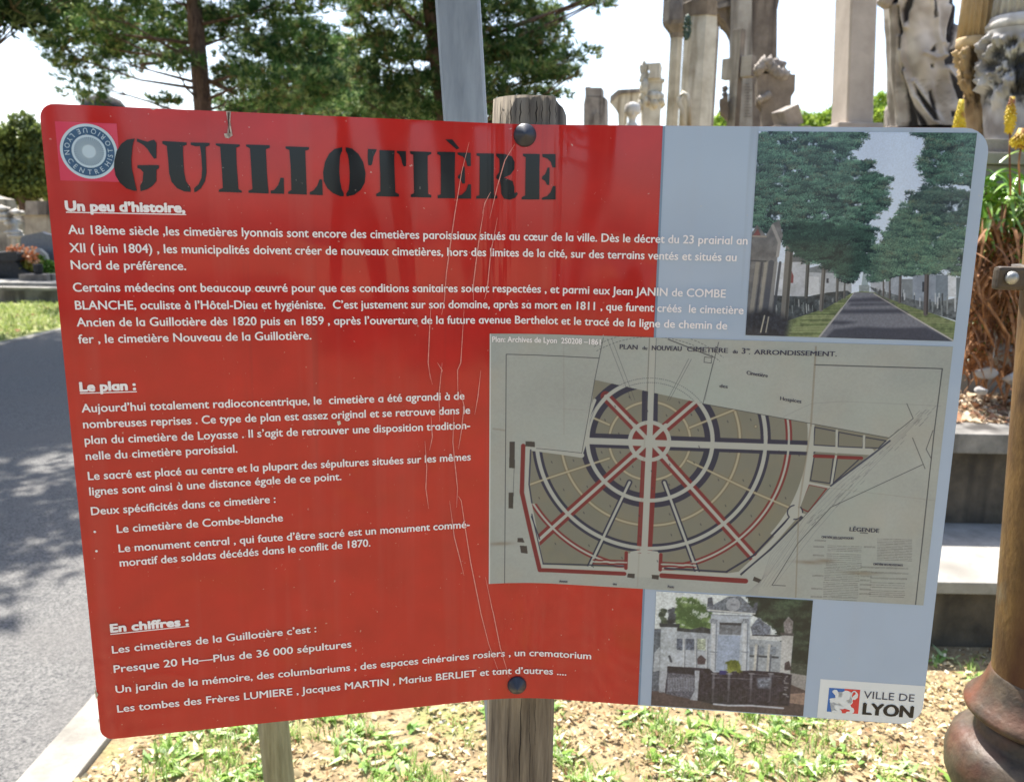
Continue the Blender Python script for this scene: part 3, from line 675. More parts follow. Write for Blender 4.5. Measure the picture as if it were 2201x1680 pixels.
cA.pinework([(1290, 640), (1380, 615), (1480, 700), (1560, 740), (1650, 800), (1860, 790), (1760, 1180), (1700, 1160), (1600, 1125), (1500, 1135), (1300, 1150), (1200, 1165), (1080, 1210), (1050, 1100), (1060, 1000), (1100, 920), (1180, 870), (1210, 780), (1270, 720)], (22, 42, 48), (116, 156, 126), 700, 8, warm=(120, 120, 92))
cA.pinework([(200, 60), (1050, 60), (1000, 160), (950, 230), (890, 290), (950, 300), (1000, 275), (1100, 315), (1070, 360), (1120, 380), (1110, 430), (1215, 425), (1190, 500), (1160, 560), (1220, 590), (1190, 640), (1110, 705), (1070, 745), (1100, 790), (1110, 830), (1070, 900), (1045, 960), (1035, 1030), (1020, 1110), (985, 1190),
    (900, 1210), (850, 1180), (800, 1130), (760, 1075), (700, 1050), (620, 1060), (560, 1010), (500, 960), (430, 880), (420, 790), (330, 850), (200, 800)], DG, LG, 1300, 8, warm=WG)
cA.pinework([(420, 840), (520, 760), (700, 780), (1000, 800), (1090, 850), (1030, 1080), (970, 1180), (830, 1120), (640, 1050), (500, 980)], (14, 32, 36), (62, 100, 84), 420, 8)
# dark gothic chapel at the left edge
cA.poly([(150, 850), (205, 820), (235, 770), (300, 850), (350, 760), (400, 740), (425, 850), (385, 1010), (360, 1290), (370, 1480), (430, 1600), (100, 1660)], (104, 104, 106), .25, 14)
for x, w, c in ((200, 9, (140, 136, 128)), (232, 5, (60, 62, 70)), (262, 7, (150, 146, 136)), (300, 12, (70, 74, 84)), (335, 7, (130, 130, 130)), (365, 6, (60, 64, 72))): cA.line([(x + 40, 1050), (x - 25, 1560)], w, c, .9)
cA.line([(350, 780), (400, 900), (385, 1000)], 7, (150, 148, 146)); cA.line([(205, 855), (300, 858)], 4, (150, 140, 130)); cA.poly([(205, 850), (240, 800), (262, 850)], (120, 72, 72)); cA.line([(190, 1035), (300, 1040)], 4, (70, 72, 76))
cA.poly([(140, 1420), (330, 1380), (480, 1470), (440, 1660), (100, 1660)], (44, 46, 54), .4, 6, soft=6)
cA.line([(290, 1440), (262, 1560)], 3, (170, 164, 150)); cA.line([(320, 1450), (300, 1560)], 3, (150, 146, 136))
cA.img = cA.img * (1 + .10 * (fbm(cA.Hh, cA.W, 2, cA.rng, 2) - .5))[..., None] * .96 + np.array([8, 10, 14])
cA.mesh('avenue_photograph', 3, panel, GAIN)
# --- the monument photograph
u0, u1, v0, v1 = rect_of([(1410, 1268.6), (1746.5, 1289.9), (1726.5, 1537.4), (1399.6, 1514.6)])
v0 = max(v0, .0012)
cM = Canvas(u0, u1, v0, v1, 320, lambda x, y: (1343.4 + x * .31738, 1235.9 + y * .31738), 5)
cM.img[:] = (214, 222, 226)
cM.poly([(140, 640), (1300, 640), (1300, 1000), (140, 1000)], (88, 76, 78), .15, 5)
cM.foliage([(800, 100), (1300, 100), (1300, 690), (1120, 680), (1080, 560), (1040, 400), (960, 330), (860, 260)], (34, 44, 44), (70, 88, 74), -.1, .6)
cM.poly([(1120, 590), (1240, 600), (1240, 690), (1115, 660)], (70, 78, 72), .3, 3); cM.poly([(1110, 655), (1250, 680), (1250, 790), (1110, 730)], (150, 148, 148), .1); cM.poly([(1110, 800), (1250, 790), (1250, 880), (1110, 860)], (150, 128, 118), .15)
cM.foliage([(350, 150), (440, 140), (540, 210), (590, 250), (580, 380), (350, 360), (330, 260)], (70, 96, 60), (140, 168, 110), .12)
cM.foliage([(235, 240), (280, 230), (290, 330), (230, 330)], (50, 62, 58), (90, 104, 90), 0)
def Q(pts, c, v=.12, cell=5): cM.poly(pts, c, v, cell)
Q([(190, 360), (245, 360), (235, 780), (180, 780)], (96, 104, 118), .4); Q([(200, 520), (235, 480), (235, 640), (190, 650)], (170, 178, 188))
Q([(345, 365), (580, 390), (575, 650), (340, 640)], (166, 174, 186)); Q([(355, 350), (450, 362), (520, 345), (580, 360), (580, 392), (345, 375)], (60, 64, 72), .4)
for x0, x1, c in ((345, 388, (88, 98, 116)), (412, 468, (94, 104, 124)), (488, 545, (176, 186, 170))): Q([(x0, 425), (x1, 428), (x1, 505), (x0, 500)], c, .5, 3); Q([(x0, 510), (x1, 512), (x1, 615), (x0, 612)], (178, 186, 198), .1)
for x in (398, 478, 552): cM.line([(x, 425), (x - 4, 630)], 3, (192, 198, 206)); cM.line([(x + 9, 430), (x + 5, 630)], 1.5, (110, 118, 130))
Q([(243, 345), (352, 345), (345, 800), (230, 790)], (178, 186, 196), .12, 9); Q([(232, 322), (372, 326), (368, 350), (235, 346)], (52, 56, 66)); cM.foliage([(280, 330), (285, 250), (310, 205), (340, 240), (350, 330)], (40, 44, 54), (80, 88, 100), -.2, .4)
cM.line([(300, 545), (312, 580)], 5, (70, 76, 88))
Q([(815, 425), (1062, 445), (1050, 690), (812, 670)], (160, 168, 178)); Q([(825, 535), (1040, 545), (1040, 560), (825, 548)], (70, 76, 84)); 
for x in (880, 968): cM.line([(x + 8, 470), (x - 6, 660)], 5, (196, 196, 192)); cM.line([(x + 24, 475), (x + 10, 660)], 3, (92, 98, 112))
for x0 in (830, 905, 985): Q([(x0, 480), (x0 + 40, 482), (x0 + 36, 535), (x0 - 4, 530)], (130, 140, 154), .3, 3)
Q([(820, 398), (1062, 408), (1062, 440), (820, 425)], (196, 200, 204), .08); Q([(860, 396), (1050, 402), (1050, 412), (860, 406)], (52, 54, 60))
Q([(862, 400), (850, 350), (880, 310), (905, 282), (935, 312), (985, 345), (985, 395), (940, 402)], (112, 120, 136), .5, 3)
Q([(1062, 400), (1140, 402), (1115, 710), (1045, 695)], (190, 192, 194), .1, 8); Q([(1050, 385), (1145, 390), (1140, 408), (1055, 404)], (84, 82, 86)); Q([(1080, 388), (1072, 320), (1105, 276), (1138, 310), (1132, 390)], (136, 132, 136), .4, 3)
Q([(582, 262), (850, 262), (838, 660), (570, 655)], (178, 188, 202), .08, 9); Q([(640, 318), (790, 322), (784, 402), (636, 396)], (118, 124, 134), .3); Q([(640, 316), (790, 320), (785, 338), (640, 332)], (64, 66, 74))
Q([(628, 402), (780, 406), (770, 650), (615, 650)], (158, 172, 196), .06, 9)
for x in (600, 812): cM.line([(x, 300), (x - 8, 640)], 8, (196, 202, 210)); cM.line([(x + 20, 320), (x + 10, 640)], 2, (120, 128, 142)); cM.line([(x - 22, 515), (x + 22, 518)], 2, (120, 128, 142)); Q([(x - 30, 290), (x + 30, 292), (x + 22, 325), (x - 22, 322)], (140, 148, 160), .5, 2)
Q([(545, 225), (700, 140), (780, 140), (890, 240), (880, 262), (560, 245)], (112, 120, 134), .35, 3); cM.line([(560, 232), (878, 258)], 3, (206, 210, 212)); cM.line([(570, 262), (860, 275)], 1.5, (120, 126, 138))
cM.put(np.clip(32 * cM.k * .00015 - 0 + 5.5 - np.hypot(cM.xx - cM.pt([(732, 195)])[0, 0], cM.yy - cM.pt([(732, 195)])[0, 1]), 0, 1) * 1.0, (158, 164, 176)); cM.line([(722, 195), (742, 197)], 4, (120, 124, 136))
Q([(555, 215), (560, 150), (590, 145), (598, 200)], (84, 90, 104), .3, 3); Q([(866, 235), (872, 190), (898, 176), (895, 235)], (84, 90, 104), .3, 3)
Q([(290, 612), (570, 628), (600, 655), (860, 640), (1060, 655), (1130, 670), (1112, 880), (600, 872), (440, 830), (230, 785), (280, 700)], (52, 48, 60), .55, 4)
Q([(285, 655), (470, 670), (470, 840), (280, 800)], (96, 98, 112), .5, 2); Q([(285, 615), (475, 632), (475, 668), (285, 650)], (46, 46, 58), .3, 3)
for i in range(16): cM.line([(295 + i * 11, 690), (293 + i * 11, 780)], 1.3, (170, 176, 188), .8)
Q([(472, 640), (505, 642), (490, 845), (440, 840), (470, 780)], (172, 178, 190), .15); Q([(235, 640), (285, 645), (270, 790), (228, 782)], (170, 176, 188), .1)
for i in range(60):
    x, y = random.uniform(520, 1050), random.uniform(650, 850); cM.line([(x, y), (x + random.uniform(-30, 30), y + random.uniform(-8, 20))], random.uniform(1, 3), random.choice([(88, 84, 98), (104, 104, 118), (28, 24, 32), (70, 56, 62), (40, 34, 42)]), .5)
for i in range(12): cM.line([(1075 + random.uniform(-8, 25), 680 + i * 15), (1085 + random.uniform(-8, 25), 684 + i * 15)], 3, random.choice([(140, 140, 146), (60, 56, 62), (180, 184, 190)]), .8)
Q([(490, 600), (488, 560), (515, 535), (548, 565), (540, 600)], (78, 68, 76), .4, 2); Q([(1078, 640), (1080, 590), (1110, 575), (1128, 640)], (74, 66, 72), .4, 2)
cM.foliage([(690, 660), (690, 580), (740, 560), (790, 600), (785, 665)], (80, 90, 40), (150, 158, 80), 0, .8)
for x in (600, 705, 855, 985): cM.line([(x, 665), (x - 4, 760)], 5, (120, 120, 132), .8); cM.line([(x - 14, 662), (x + 18, 664)], 3, (150, 152, 162), .8); cM.line([(x - 2, 765), (x - 8, 850)], 4, (92, 90, 102), .7)
cM.line([(600, 690), (860, 700)], 1.6, (140, 140, 152), .7); cM.line([(860, 665), (1060, 680)], 1.6, (120, 120, 132), .7)
for i in range(30): cM.line([(610 + i * 15, 760), (606 + i * 15, 850)], 1, (88, 84, 96), .45)
cM.poly([(890, 690), (990, 690), (980, 760), (900, 760)], (120, 126, 142), .5, 3, soft=2)
cM.line([(600, 868), (700, 878), (850, 878), (1070, 896)], 4, (190, 194, 206)); cM.poly([(640, 640), (690, 645), (680, 670), (640, 668)], (50, 50, 110))
cM.img = cM.img * (1 + .30 * (fbm(cM.Hh, cM.W, 3, cM.rng, 2) - .5) + .14 * (fbm(cM.Hh, cM.W, 16, cM.rng, 3) - .5))[..., None]; cM.img = np.stack([blur(cM.img[..., q_], 1) * .45 + cM.img[..., q_] * .55 for q_ in range(3)], -1)
cM.mesh('monument_photograph', 3, panel, GAIN)
# --- the plan
u0, u1, v0, v1 = rect_of([(1052.7, 716.7), (2047.9, 745), (1983.9, 1303), (1050.3, 1250.4)])
cP = Canvas(u0, u1, v0, v1, 940, lambda x, y: (1021 + x * .48828, 698.6 + y * .48828), 9)
Hh, Wd = cP.Hh, cP.W
cP.img[:] = (160, 166, 164); cP.img *= (1 + .10 * (fbm(Hh, Wd, 120, cP.rng, 4) - .5) + .05 * (fbm(Hh, Wd, 4, cP.rng, 2) - .5))[..., None]
cP.put(np.clip((fbm(Hh, Wd, 90, cP.rng, 3) - .5) * 2, 0, 1) * .5, (172, 164, 152)); cP.put(np.clip((fbm(Hh, Wd, 130, cP.rng, 3) - .5) * 2, 0, 1) * .5, (154, 170, 166))
NV, RD, RO, BR, BK = (30, 38, 68), (116, 32, 44), (170, 174, 170), (118, 119, 110), (44, 48, 60)
OUT = [(527, 240), (1005, 345), (1825, 495), (1790, 525), (1700, 600), (1565, 705), (1450, 835), (1170, 1098), (1105, 1092), (285, 1062), (224, 740), (225, 535), (470, 562), (497, 490)]
clip = cP.mask(cP.pt(OUT)); cP.put(clip * .93, BR); 
cP.put(clip * np.clip((fbm(Hh, Wd, 60, cP.rng, 3) - .48) * 3, 0, 1) * .35, (112, 114, 104)); cP.put(clip * np.clip((fbm(Hh, Wd, 50, cP.rng, 3) - .52) * 3, 0, 1) * .3, (142, 130, 100))
cc = cP.pt([(768, 510)])[0]; rad = lambda x, y: float(np.hypot(*(cP.pt([(x, y)])[0] - cc)))
RR = [rad(855, 515), rad(947, 517), rad(1045, 520), rad(1165, 524), rad(1278, 527), rad(1380, 531), rad(1478, 536)]
kx = RR[2] / 277.0                                         # canvas units per traced unit
dist = np.hypot(cP.xx - cc[0], cP.yy - cc[1]); ang = np.degrees(np.arctan2(-(cP.yy - cc[1]), cP.xx - cc[0]))
def ringm(r, w): return np.clip(w / 2 - np.abs(dist - r) + .5, 0, 1)
east = cP.xx > cc[0]; low = cP.yy > cc[1] - 8 * kx; onlyE = (east & (ang < 30)) | low
south = np.clip((cP.yy - cP.pt([(600, 1000)])[0, 1]) < 0, 0, 1)
plaza = cP.mask(cP.pt([(670, 1002), (815, 1002), (812, 1110), (668, 1105)]))
def rd(a, b, wr, wc, wroad, c=NV): # bands beside a straight alley
    cP.line([a, b], wr * kx, c, .95, clip)
def road(a, b, w): cP.line([a, b], w * kx, RO, 1, None)
# bands of the rings
cP.put(ringm(RR[4], 44 * kx) * clip * (ang < 40) * .95 * ~(ringm(RR[4], 44 * kx) * 0 > 1), NV); cP.put(ringm(RR[4], 17 * kx) * clip, RO)
m6 = ringm(RR[5], 28 * kx) * clip * (dist > RR[4]) * (((ang < 25) & east) | (cP.yy > cP.pt([(600, 800)])[0, 1])); cP.put(m6 * .9, RD)
cP.put(ringm(RR[6], 30 * kx) * clip * east * (ang < 20) * (ang > -36), RO)
cP.put(ringm(RR[2], 68 * kx) * clip * .97 * ~((ang > 48) & (ang < 96)), NV)
m = ringm(RR[3], 22 * kx) * clip * (dist > RR[2] + 34 * kx) ; cP.put(m * .35, (110, 96, 70)); cP.put(ringm(RR[3], 9 * kx) * clip, (168, 162, 142))
m = ringm(RR[1], 18 * kx) * clip; cP.put(m * .35, (110, 96, 70)); cP.put(ringm(RR[1], 9 * kx) * clip, (168, 162, 142))
def thin(a, b): cP.line([a, b], 18 * kx, (110, 96, 70), .35, clip); cP.line([a, b], 8 * kx, (168, 162, 142), 1, clip)
for a, b in (((590, 585), (228, 705)), ((515, 405), (590, 437)), ((945, 450), (1140, 372)), ((935, 595), (1232, 737)), ((1232, 737), (1385, 802)), ((1235, 445), (1235, 445))): thin(a, b)
for a, b in (((680, 690), (505, 1058)), ((833, 690), (978, 1085))): cP.line([a, b], 26 * kx, NV, .9, clip); cP.line([a, b], 11 * kx, RO)
for a, b in (((575, 312), (768, 510)), ((275, 950), (768, 510)), ((768, 510), (1222, 1015)), ((768, 510), (972, 335))): cP.line([a, b], 46 * kx, RD, .92, clip)
cP.line([(770, 300), (768, 510)], 70 * kx, NV, .95, clip); cP.line([(768, 560), (745, 998)], 70 * kx, RD, .95, clip)
cP.line([(492, 505), (1470, 540)], 66 * kx, NV, .96, clip); cP.line([(1490, 540), (1775, 535)], 10 * kx, NV, .9, clip)
for r, w in ((RR[2], 18), (RR[5], 9)): cP.put(ringm(r, w * kx) * (m6 > 0 if r == RR[5] else clip), RO)
for a, b in (((575, 312), (768, 510)), ((275, 950), (768, 510)), ((768, 510), (1225, 1018)), ((768, 510), (972, 335))): road(a, b, 15)
cP.put(ringm(RR[4], 16 * kx) * clip, RO)
cP.put(np.clip(RR[0] + 9 * kx - dist, 0, 1), RO); cP.put(np.clip(RR[0] - 9 * kx - dist, 0, 1), RD)
for a, b, w in (((492, 508), (1480, 542), 30), ((1475, 540), (1740, 556), 30), ((782, 60), (768, 510), 26), ((768, 510), (745, 1000), 29), ((700, 440), (840, 585), 18), ((700, 575), (840, 440), 18), ((495, 320), (495, 320), 1)): road(a, b, w)
cP.put(np.clip(28 * kx - dist, 0, 1), RO)
# north part: dashed future rings, plain paper
top = 1 - clip
for r, w in ((RR[2], 20), (rad(590, 75), 22)):
    for s_ in (-1, 1): cP.put(np.clip(1.1 - np.abs(dist - r - s_ * w * kx / 2), 0, 1) * top * ((ang > (30 if r == RR[2] else 52)) & (ang < (128 if r == RR[2] else 122))) * (((ang * 1.6).astype(int) % 3) > 0) * .6, BK)
for a, b in (((582, 60), (688, 330)), ((602, 60), (704, 330)), ((952, 150), (856, 330)), ((940, 148), (846, 330))): cP.line([a, b], .8, BK, .6, None)
for a, b in (((768, 55), (758, 300)), ((798, 58), (788, 305))): cP.line([a, b], .9, BK, .7)
# east parcels
for pts, bd in (([(1495, 448), (1590, 466), (1588, 532), (1490, 526)], NV), ([(1600, 470), (1710, 490), (1706, 538), (1597, 533)], NV), ([(1716, 492), (1808, 508), (1775, 540), (1713, 538)], NV), ([(1494, 568), (1578, 572), (1562, 695), (1476, 682)], NV), ([(1596, 574), (1700, 580), (1575, 695)], NV), ([(1470, 700), (1548, 716), (1466, 820), (1424, 800)], RD)):
    P = cP.pt(pts); cP.put(cP.mask(P), BR); cP.line(None, 5 * kx if bd is NV else 6 * kx, bd, .9, None, raw=np.vstack([P, P[:1]]))
for a, b in (((1494, 575), (1580, 578)), ((1592, 580), (1700, 584))): cP.line([a, b], 15 * kx, RD)
for x in (1478, 1592, 1712): cP.line([(x, 440 + (x - 1478) * .2), (x - 2, 560)], (26 if x == 1478 else 10) * kx, RO)
cP.line([(1588, 575), (1568, 700)], 9 * kx, RO)
cP.line([(1478, 536), (1455, 700), (1408, 822)], 26 * kx, RO); cP.line([(1460, 692), (1560, 712)], 12 * kx, RO)
# outer border
def PL(pts, w, c, a=1): cP.line(pts, w * kx, c, a)
PL([(1400, 850), (1330, 930), (1240, 1022), (1165, 1092), (1110, 1100), (830, 1086), (640, 1075), (292, 1062), (262, 900), (232, 745), (232, 540), (470, 572)], 22, RO); PL([(300, 1048), (250, 830)], 5, NV, .9); PL([(300, 1048), (655, 1058)], 7, NV, .9); PL([(245, 548), (238, 700), (250, 780)], 7, NV, .8)
PL([(1105, 1084), (1225, 1012), (1320, 912), (1390, 838)], 9, NV); PL([(835, 1068), (1108, 1084)], 8, NV); PL([(1170, 1094), (1300, 985), (1440, 845)], 8, NV, .9); PL([(1825, 508), (1770, 552), (1565, 706)], 8, NV, .8); PL([(492, 500), (500, 440), (530, 360), (600, 265)], 4, NV, .3)
PL([(468, 566), (490, 500), (500, 400), (527, 330)], 14, RO)
PL([(212, 530), (206, 735), (243, 900), (285, 1076), (657, 1092)], 20, RD); PL([(822, 1100), (1190, 1124)], 24, RD); PL([(248, 840), (285, 940)], 5, NV)
cc2 = cP.pt([(1408, 822)])[0]; d2 = np.hypot(cP.xx - cc2[0], cP.yy - cc2[1]); cP.put(np.clip(37 * kx - d2, 0, 1) * .9, NV); cP.put(np.clip(31 * kx - d2, 0, 1), RO); PL([(1408, 822), (1455, 700)], 26, RO); PL([(1395, 845), (1350, 905)], 18, RO); PL([(1420, 825), (1452, 836)], 14, RO)
cP.put(plaza, RO); PL([(690, 1000), (735, 992), (800, 1000)], 14, RO); PL([(666, 1000), (664, 1068)], 16, RD); PL([(818, 1008), (815, 1075)], 16, RD)
for y in (1031, 1047): PL([(520, y), (662, y + 4)], 6, RD)
PL([(515, 1039), (668, 1043)], 6, RO)
for y in (1040, 1056): PL([(820, y + 2), (970, y + 8)], 6, RD)
PL([(820, 1050), (972, 1056)], 6, RO)
for pts in ([(152, 512), (175, 512), (175, 628), (150, 628)], [(222, 510), (263, 512), (264, 536), (222, 532)], [(148, 735), (170, 735), (167, 806), (147, 804)], [(187, 935), (210, 935), (218, 955), (186, 953)], [(197, 968), (228, 970), (232, 1004), (202, 1000)], [(672, 1090), (703, 1092), (702, 1112), (670, 1108)], [(778, 1096), (810, 1098), (808, 1118), (778, 1114)], [(1228, 1104), (1260, 1118), (1250, 1132), (1222, 1122)]):
    cP.poly(pts, (58, 56, 60), .05)
PL([(172, 628), (168, 735)], 2, BK, .8)
for pts in ([(565, 55), (527, 240), (512, 330), (470, 562), (270, 541)], [(1072, 75), (1003, 345), (1822, 495), (1928, 410), (1900, 345)], [(1560, 715), (1440, 850), (1170, 1100)], [(1925, 495), (1980, 630)], [(1970, 612), (1565, 800), (1420, 960), (1307, 1142), (1366, 1145)], [(2015, 462), (1985, 545), (2008, 588)], [(1010, 140), (1042, 143), (1040, 166), (1008, 163), (1010, 140)]):
    cP.line(pts, 1.3, BK, .85)
cP.line([(850, 62), (1048, 140)], 2, BK, .85); cP.line([(1045, 170), (1012, 330)], .7, BK, .5)
cP.line([(547, 145), (137, 128), (130, 1140)], 1.5, BK, .9); cP.line([(1495, 174), (2056, 191), (2020, 470), (1937, 1240)], 1.9, BK, .9)
for i in range(5): cP.line([(1990 - i * 12, 370 + i * 14), (1600 + i * 10, 700 + i * 10), (1450 + i * 12, 850 + i * 14), (1255 + i * 14, 1150)], .6, (90, 92, 98), .35 if i % 2 else .5)
for i in range(60):
    t = random.random(); x, y = 1470 + 520 * t + random.uniform(-25, 25), 880 - 500 * t + random.uniform(-25, 25); cP.line([(x, y), (x + 18, y - 17)], .8, (80, 82, 90), .55)
for i in range(7): cP.line([(1180 - 8 * i + 60, 1180), (1300 + i * 10, 1010 + i * 4), (1400 + i * 8, 900)], .5, (90, 92, 98), .4)
cP.line([(1300, 480), (1360, 400), (1480, 345), (1620, 335), (2050, 355)], .6, (110, 106, 104), .5)
for a, b, w, al in (((390, 60), (392, 480), 3, .12), ((1500, 95), (1478, 440), 4, .45), ((1478, 440), (1425, 800), 4, .4), ((1425, 800), (1410, 1220), 3, .4), ((768, 60), (715, 1150), 3, .18), ((80, 455), (130, 462), 4, .3), ((1560, 715), (2060, 775), 1, .3), ((480, 372), (385, 368), 1, .3)):
    cP.line([a, b], w, (120, 108, 92), al)
for x, y, w in ((1470, 1042, 60), (1540, 1035, 40), (1700, 1090, 70), (110, 960, 60)):
    p = cP.pt([(x, y)])[0]; cP.put(np.exp(-((cP.xx - p[0]) / (w * kx)) ** 2 - ((cP.yy - p[1]) / (9 * kx)) ** 2) * .5, (112, 96, 80))
# plot numerals: small marks, too small on the plan to read
r2 = random.Random(4)
for rr_, n_ in ((RR[0] * 1.6, 10), ((RR[1] + RR[2]) / 2 - 4, 18), ((RR[2] + RR[3]) / 2 + 8, 16), ((RR[3] + RR[4]) / 2, 20), ((RR[4] + RR[5]) / 2 + 6, 22), ((RR[5] + RR[6]) / 2, 20)):
    for k in range(n_):
        a = math.radians(360 / n_ * (k + .5) + 6); x, y = cc[0] + rr_ * math.cos(a), cc[1] - rr_ * math.sin(a)
        if 4 < x < Wd - 4 and 4 < y < Hh - 4 and clip[int(y), int(x)] > .5: cP.line(None, 2.2, BK, .6, raw=np.array([[x - .8, y - 1.6], [x + .8, y + 1.6]]))
# legend rows
def rows(x0, x1, y0, y1, n, sl=.035):
    for i in range(n):
        y = y0 + (y1 - y0) * i / (n - 1); x = x0
        while x < x1:
            w = r2.uniform(6, 26)
            if x + w > x1: w = x1 - x
            cP.line([(x, y + (x - x0) * sl), (x + w, y + (x + w - x0) * sl)], 1.0, (74, 72, 76), r2.uniform(.35, .8)); x += w + r2.uniform(2, 5)
rows(1770, 1922, 938, 1030, 14); rows(1552, 1700, 968, 990, 4); rows(1548, 1698, 1004, 1030, 4); rows(1545, 1700, 1040, 1062, 4); rows(1538, 1690, 1068, 1120, 8); rows(1533, 1685, 1130, 1190, 9); rows(1530, 1680, 1195, 1215, 3)
rows(1745, 1905, 1062, 1066, 2); rows(1745, 1905, 1084, 1088, 2); rows(1740, 1900, 1108, 1112, 2); rows(1738, 1890, 1130, 1150, 3); rows(1735, 1890, 1165, 1190, 4)
for x, y in ((1495, 943), (1490, 970), (1487, 1008), (1485, 1098), (1480, 1155), (1478, 1190), (1712, 972), (1698, 1060), (1697, 1080), (1696, 1100), (1695, 1118), (1694, 1138), (1693, 1158), (1692, 1178)): rows(x, x + 48, y, y + 4, 2)
PL([(1695, 912), (1728, 914)], 3, BK); PL([(1573, 938), (1615, 940)], 2, BK); PL([(1800, 1226), (1780, 1225)], 2, BK)
cP.img[:, :3] = (206, 208, 208)
plan = cP.mesh('cemetery_plan', 3, panel, GAIN)
for t_ in TT: set_text([t_], 'plan_lettering', M_dark, panel, 5, .0045, bold=.10, bolds=((0, 0), (.6, 0), (1, 0)))
set_text(MAPT, 'plan_caption', M_white, panel, 5, .0054, bold=.05, bolds=B3)

# --- scratches, notch, specks
SCR = ["1008,306 992,369 977,461 968,523 959,588 955,643 949,676", "926,654 923,709 920,779 925,815", "1107,309 1085,345 1068,403 1052,470", "1040,450 1033,490 1025,545 1017,610 1017,648", "1054,413 1042,436 1036,461",
"1069,468 1054,545 1047,621 1041,643", "997,665 990,779 983,795 984,861", "950,779 943,850 945,905", "921,790 929,826", "1033,795 1027,850 1020,890", "975,888 973,949 978,1000 983,1048 981,1089", "926,892 929,938 923,967", "913,947 917,1004 915,1048 921,1092",
"989,837 997,872 991,927 985,964", "966,1075 976,1152 987,1195 997,1235", "985,1065 991,1075 999,1130 1011,1206 1031,1305 1033,1316 1050,1382 1072,1443", "1043,1238 1057,1305 1060,1316 1075,1390 1094,1453", "940,779 950,795 949,800"]
sp = []; smi = []
for s in SCR:
    P = parse(s, lambda x, y: (x, y)); n = len(P)
    for i in range(n - 1):
        k0_, k1_ = (1 - abs(2 * i / (n - 1) - 1) ** 2), (1 - abs(2 * (i + 1) / (n - 1) - 1) ** 2); (a, b), (c, d) = uvl([P[i], P[i + 1]]); L = math.hypot(c - a, d - b) or 1; nx, ny = -(d - b) / L, (c - a) / L
        w0, w1 = .00012 + .00034 * k0_, .00012 + .00034 * k1_; sp.append([(a + nx * w0, b + ny * w0), (c + nx * w1, d + ny * w1), (c - nx * w1, d - ny * w1), (a - nx * w0, b - ny * w0)])
art('scratches', sp, 6, M_scr, panel)
M_notch = noise_mat('torn_foil', lin(120, 112, 108), lin(210, 200, 192), 300, .6)
M_notchd = noise_mat('torn_foil_edge', lin(60, 44, 42), lin(96, 70, 66), 300, .8)
art('torn_notch', [uvl([(486, 239.5), (497, 240.3), (495, 262), (499, 285), (494, 297), (489, 290), (491, 268)]), uvl([(489, 242), (494, 242), (493, 268), (496, 288), (492, 286), (490, 262)]), uvl([(482, 288), (499, 286), (500, 292), (492, 298), (484, 296)])], 6, [M_notch, M_notchd], panel, [0, 1, 0])
for c_ in ([(203.5, 1470), (207, 1482), (212, 1490), (208, 1500), (206.5, 1502)], [(211, 1538), (214, 1546), (213, 1556)], [(322, 233), (338, 233.6), (330, 237)], [(724, 905), (731, 903), (733, 910), (727, 914)]): art('edge_chip', [uvl(c_)], 6, [M_alu], panel)
# bolt caps
M_cap = noise_mat('dark_rubber', lin(44, 48, 58), lin(58, 62, 72), 40, .38, spec=.5)
def cap(px_, py_, r):
    (a, b), = uvl([(px_, py_)]); o = Pn(a, b, 0); n_ = Pn(a, b, 1) - o; n_ /= np.linalg.norm(n_); n_ = Vector(n_); q = n_.to_track_quat('Z', 'Y')
    g = MB(); g.lathe([(r, -.0005), (r * 1.0, .0016), (r * .86, .0034), (r * .5, .0068), (r * .12, .0096), (r * .02, .0100)], seg=40)
    for v in g.bm.verts: v.co = q @ v.co + Vector(o)
    g.build('bolt_cap', M_cap, board)
cap(1128, 291, .0107); cap(1111, 1471, .0102)
# ------------------------------------------------------------------ wooden post of the board
def wood_mat(name, c1, c2, c3=None):
    return noise_mat(name, c1, c2, 14, .9, 8, bump=.004, bscale=26, stretch=(7, 7, .45), c3=c3, s3=1.6, t3=(.5, .66))
M_wood = wood_mat('weathered_wood', lin(70, 61, 53), lin(150, 138, 120), lin(84, 84, 58))
pt0, pt1 = at(1141, 215, FY + .047), at(1119, 1500, FY + .047)
def cyl_between(p_top, slope_pt, z0, z1, r, mat, name, parent, chamfer=True, seg=56, split=True):
    d = (slope_pt - p_top); d = d / d.z                                   # per metre of height
    g = MB(); n = 30; rr = random.Random(5); gro = [rr.uniform(0, .0022) if rr.random() < .3 else 0 for _ in range(seg)]
    rings = []
    for i in range(n + 1):
        z = z0 + (z1 - z0) * i / n; cc_ = p_top + d * (z - p_top.z); ring = []
        for k in range(seg):
            a = 2 * math.pi * k / seg; q = r - gro[k] * (1 + .3 * math.sin(i * .7 + k)) + .0008 * math.sin(3 * a + z * 3)
            if chamfer and i == n: q -= .002
            zz = z
            if chamfer and i >= n - 1 and math.cos(a - .1) > .55: zz = z - (.012 if i == n else .004) * (math.cos(a - .1) - .55) * 3
            ring.append(g.bm.verts.new((cc_.x + q * math.cos(a), cc_.y + q * math.sin(a), zz)))
        rings.append(ring)
    for a, b in zip(rings, rings[1:]):
        for k in range(seg): f = g.bm.faces.new((a[k], a[(k + 1) % seg], b[(k + 1) % seg], b[k])); f.smooth = True
    g.bm.faces.new(rings[-1]); g.bm.faces.new(rings[0][::-1])
    return g.build(name, mat, parent, recalc=False)
top = at(1141, 216, FY + .047)
cyl_between(top, pt1, -.1, top.z, .0385, M_wood, 'post', board)
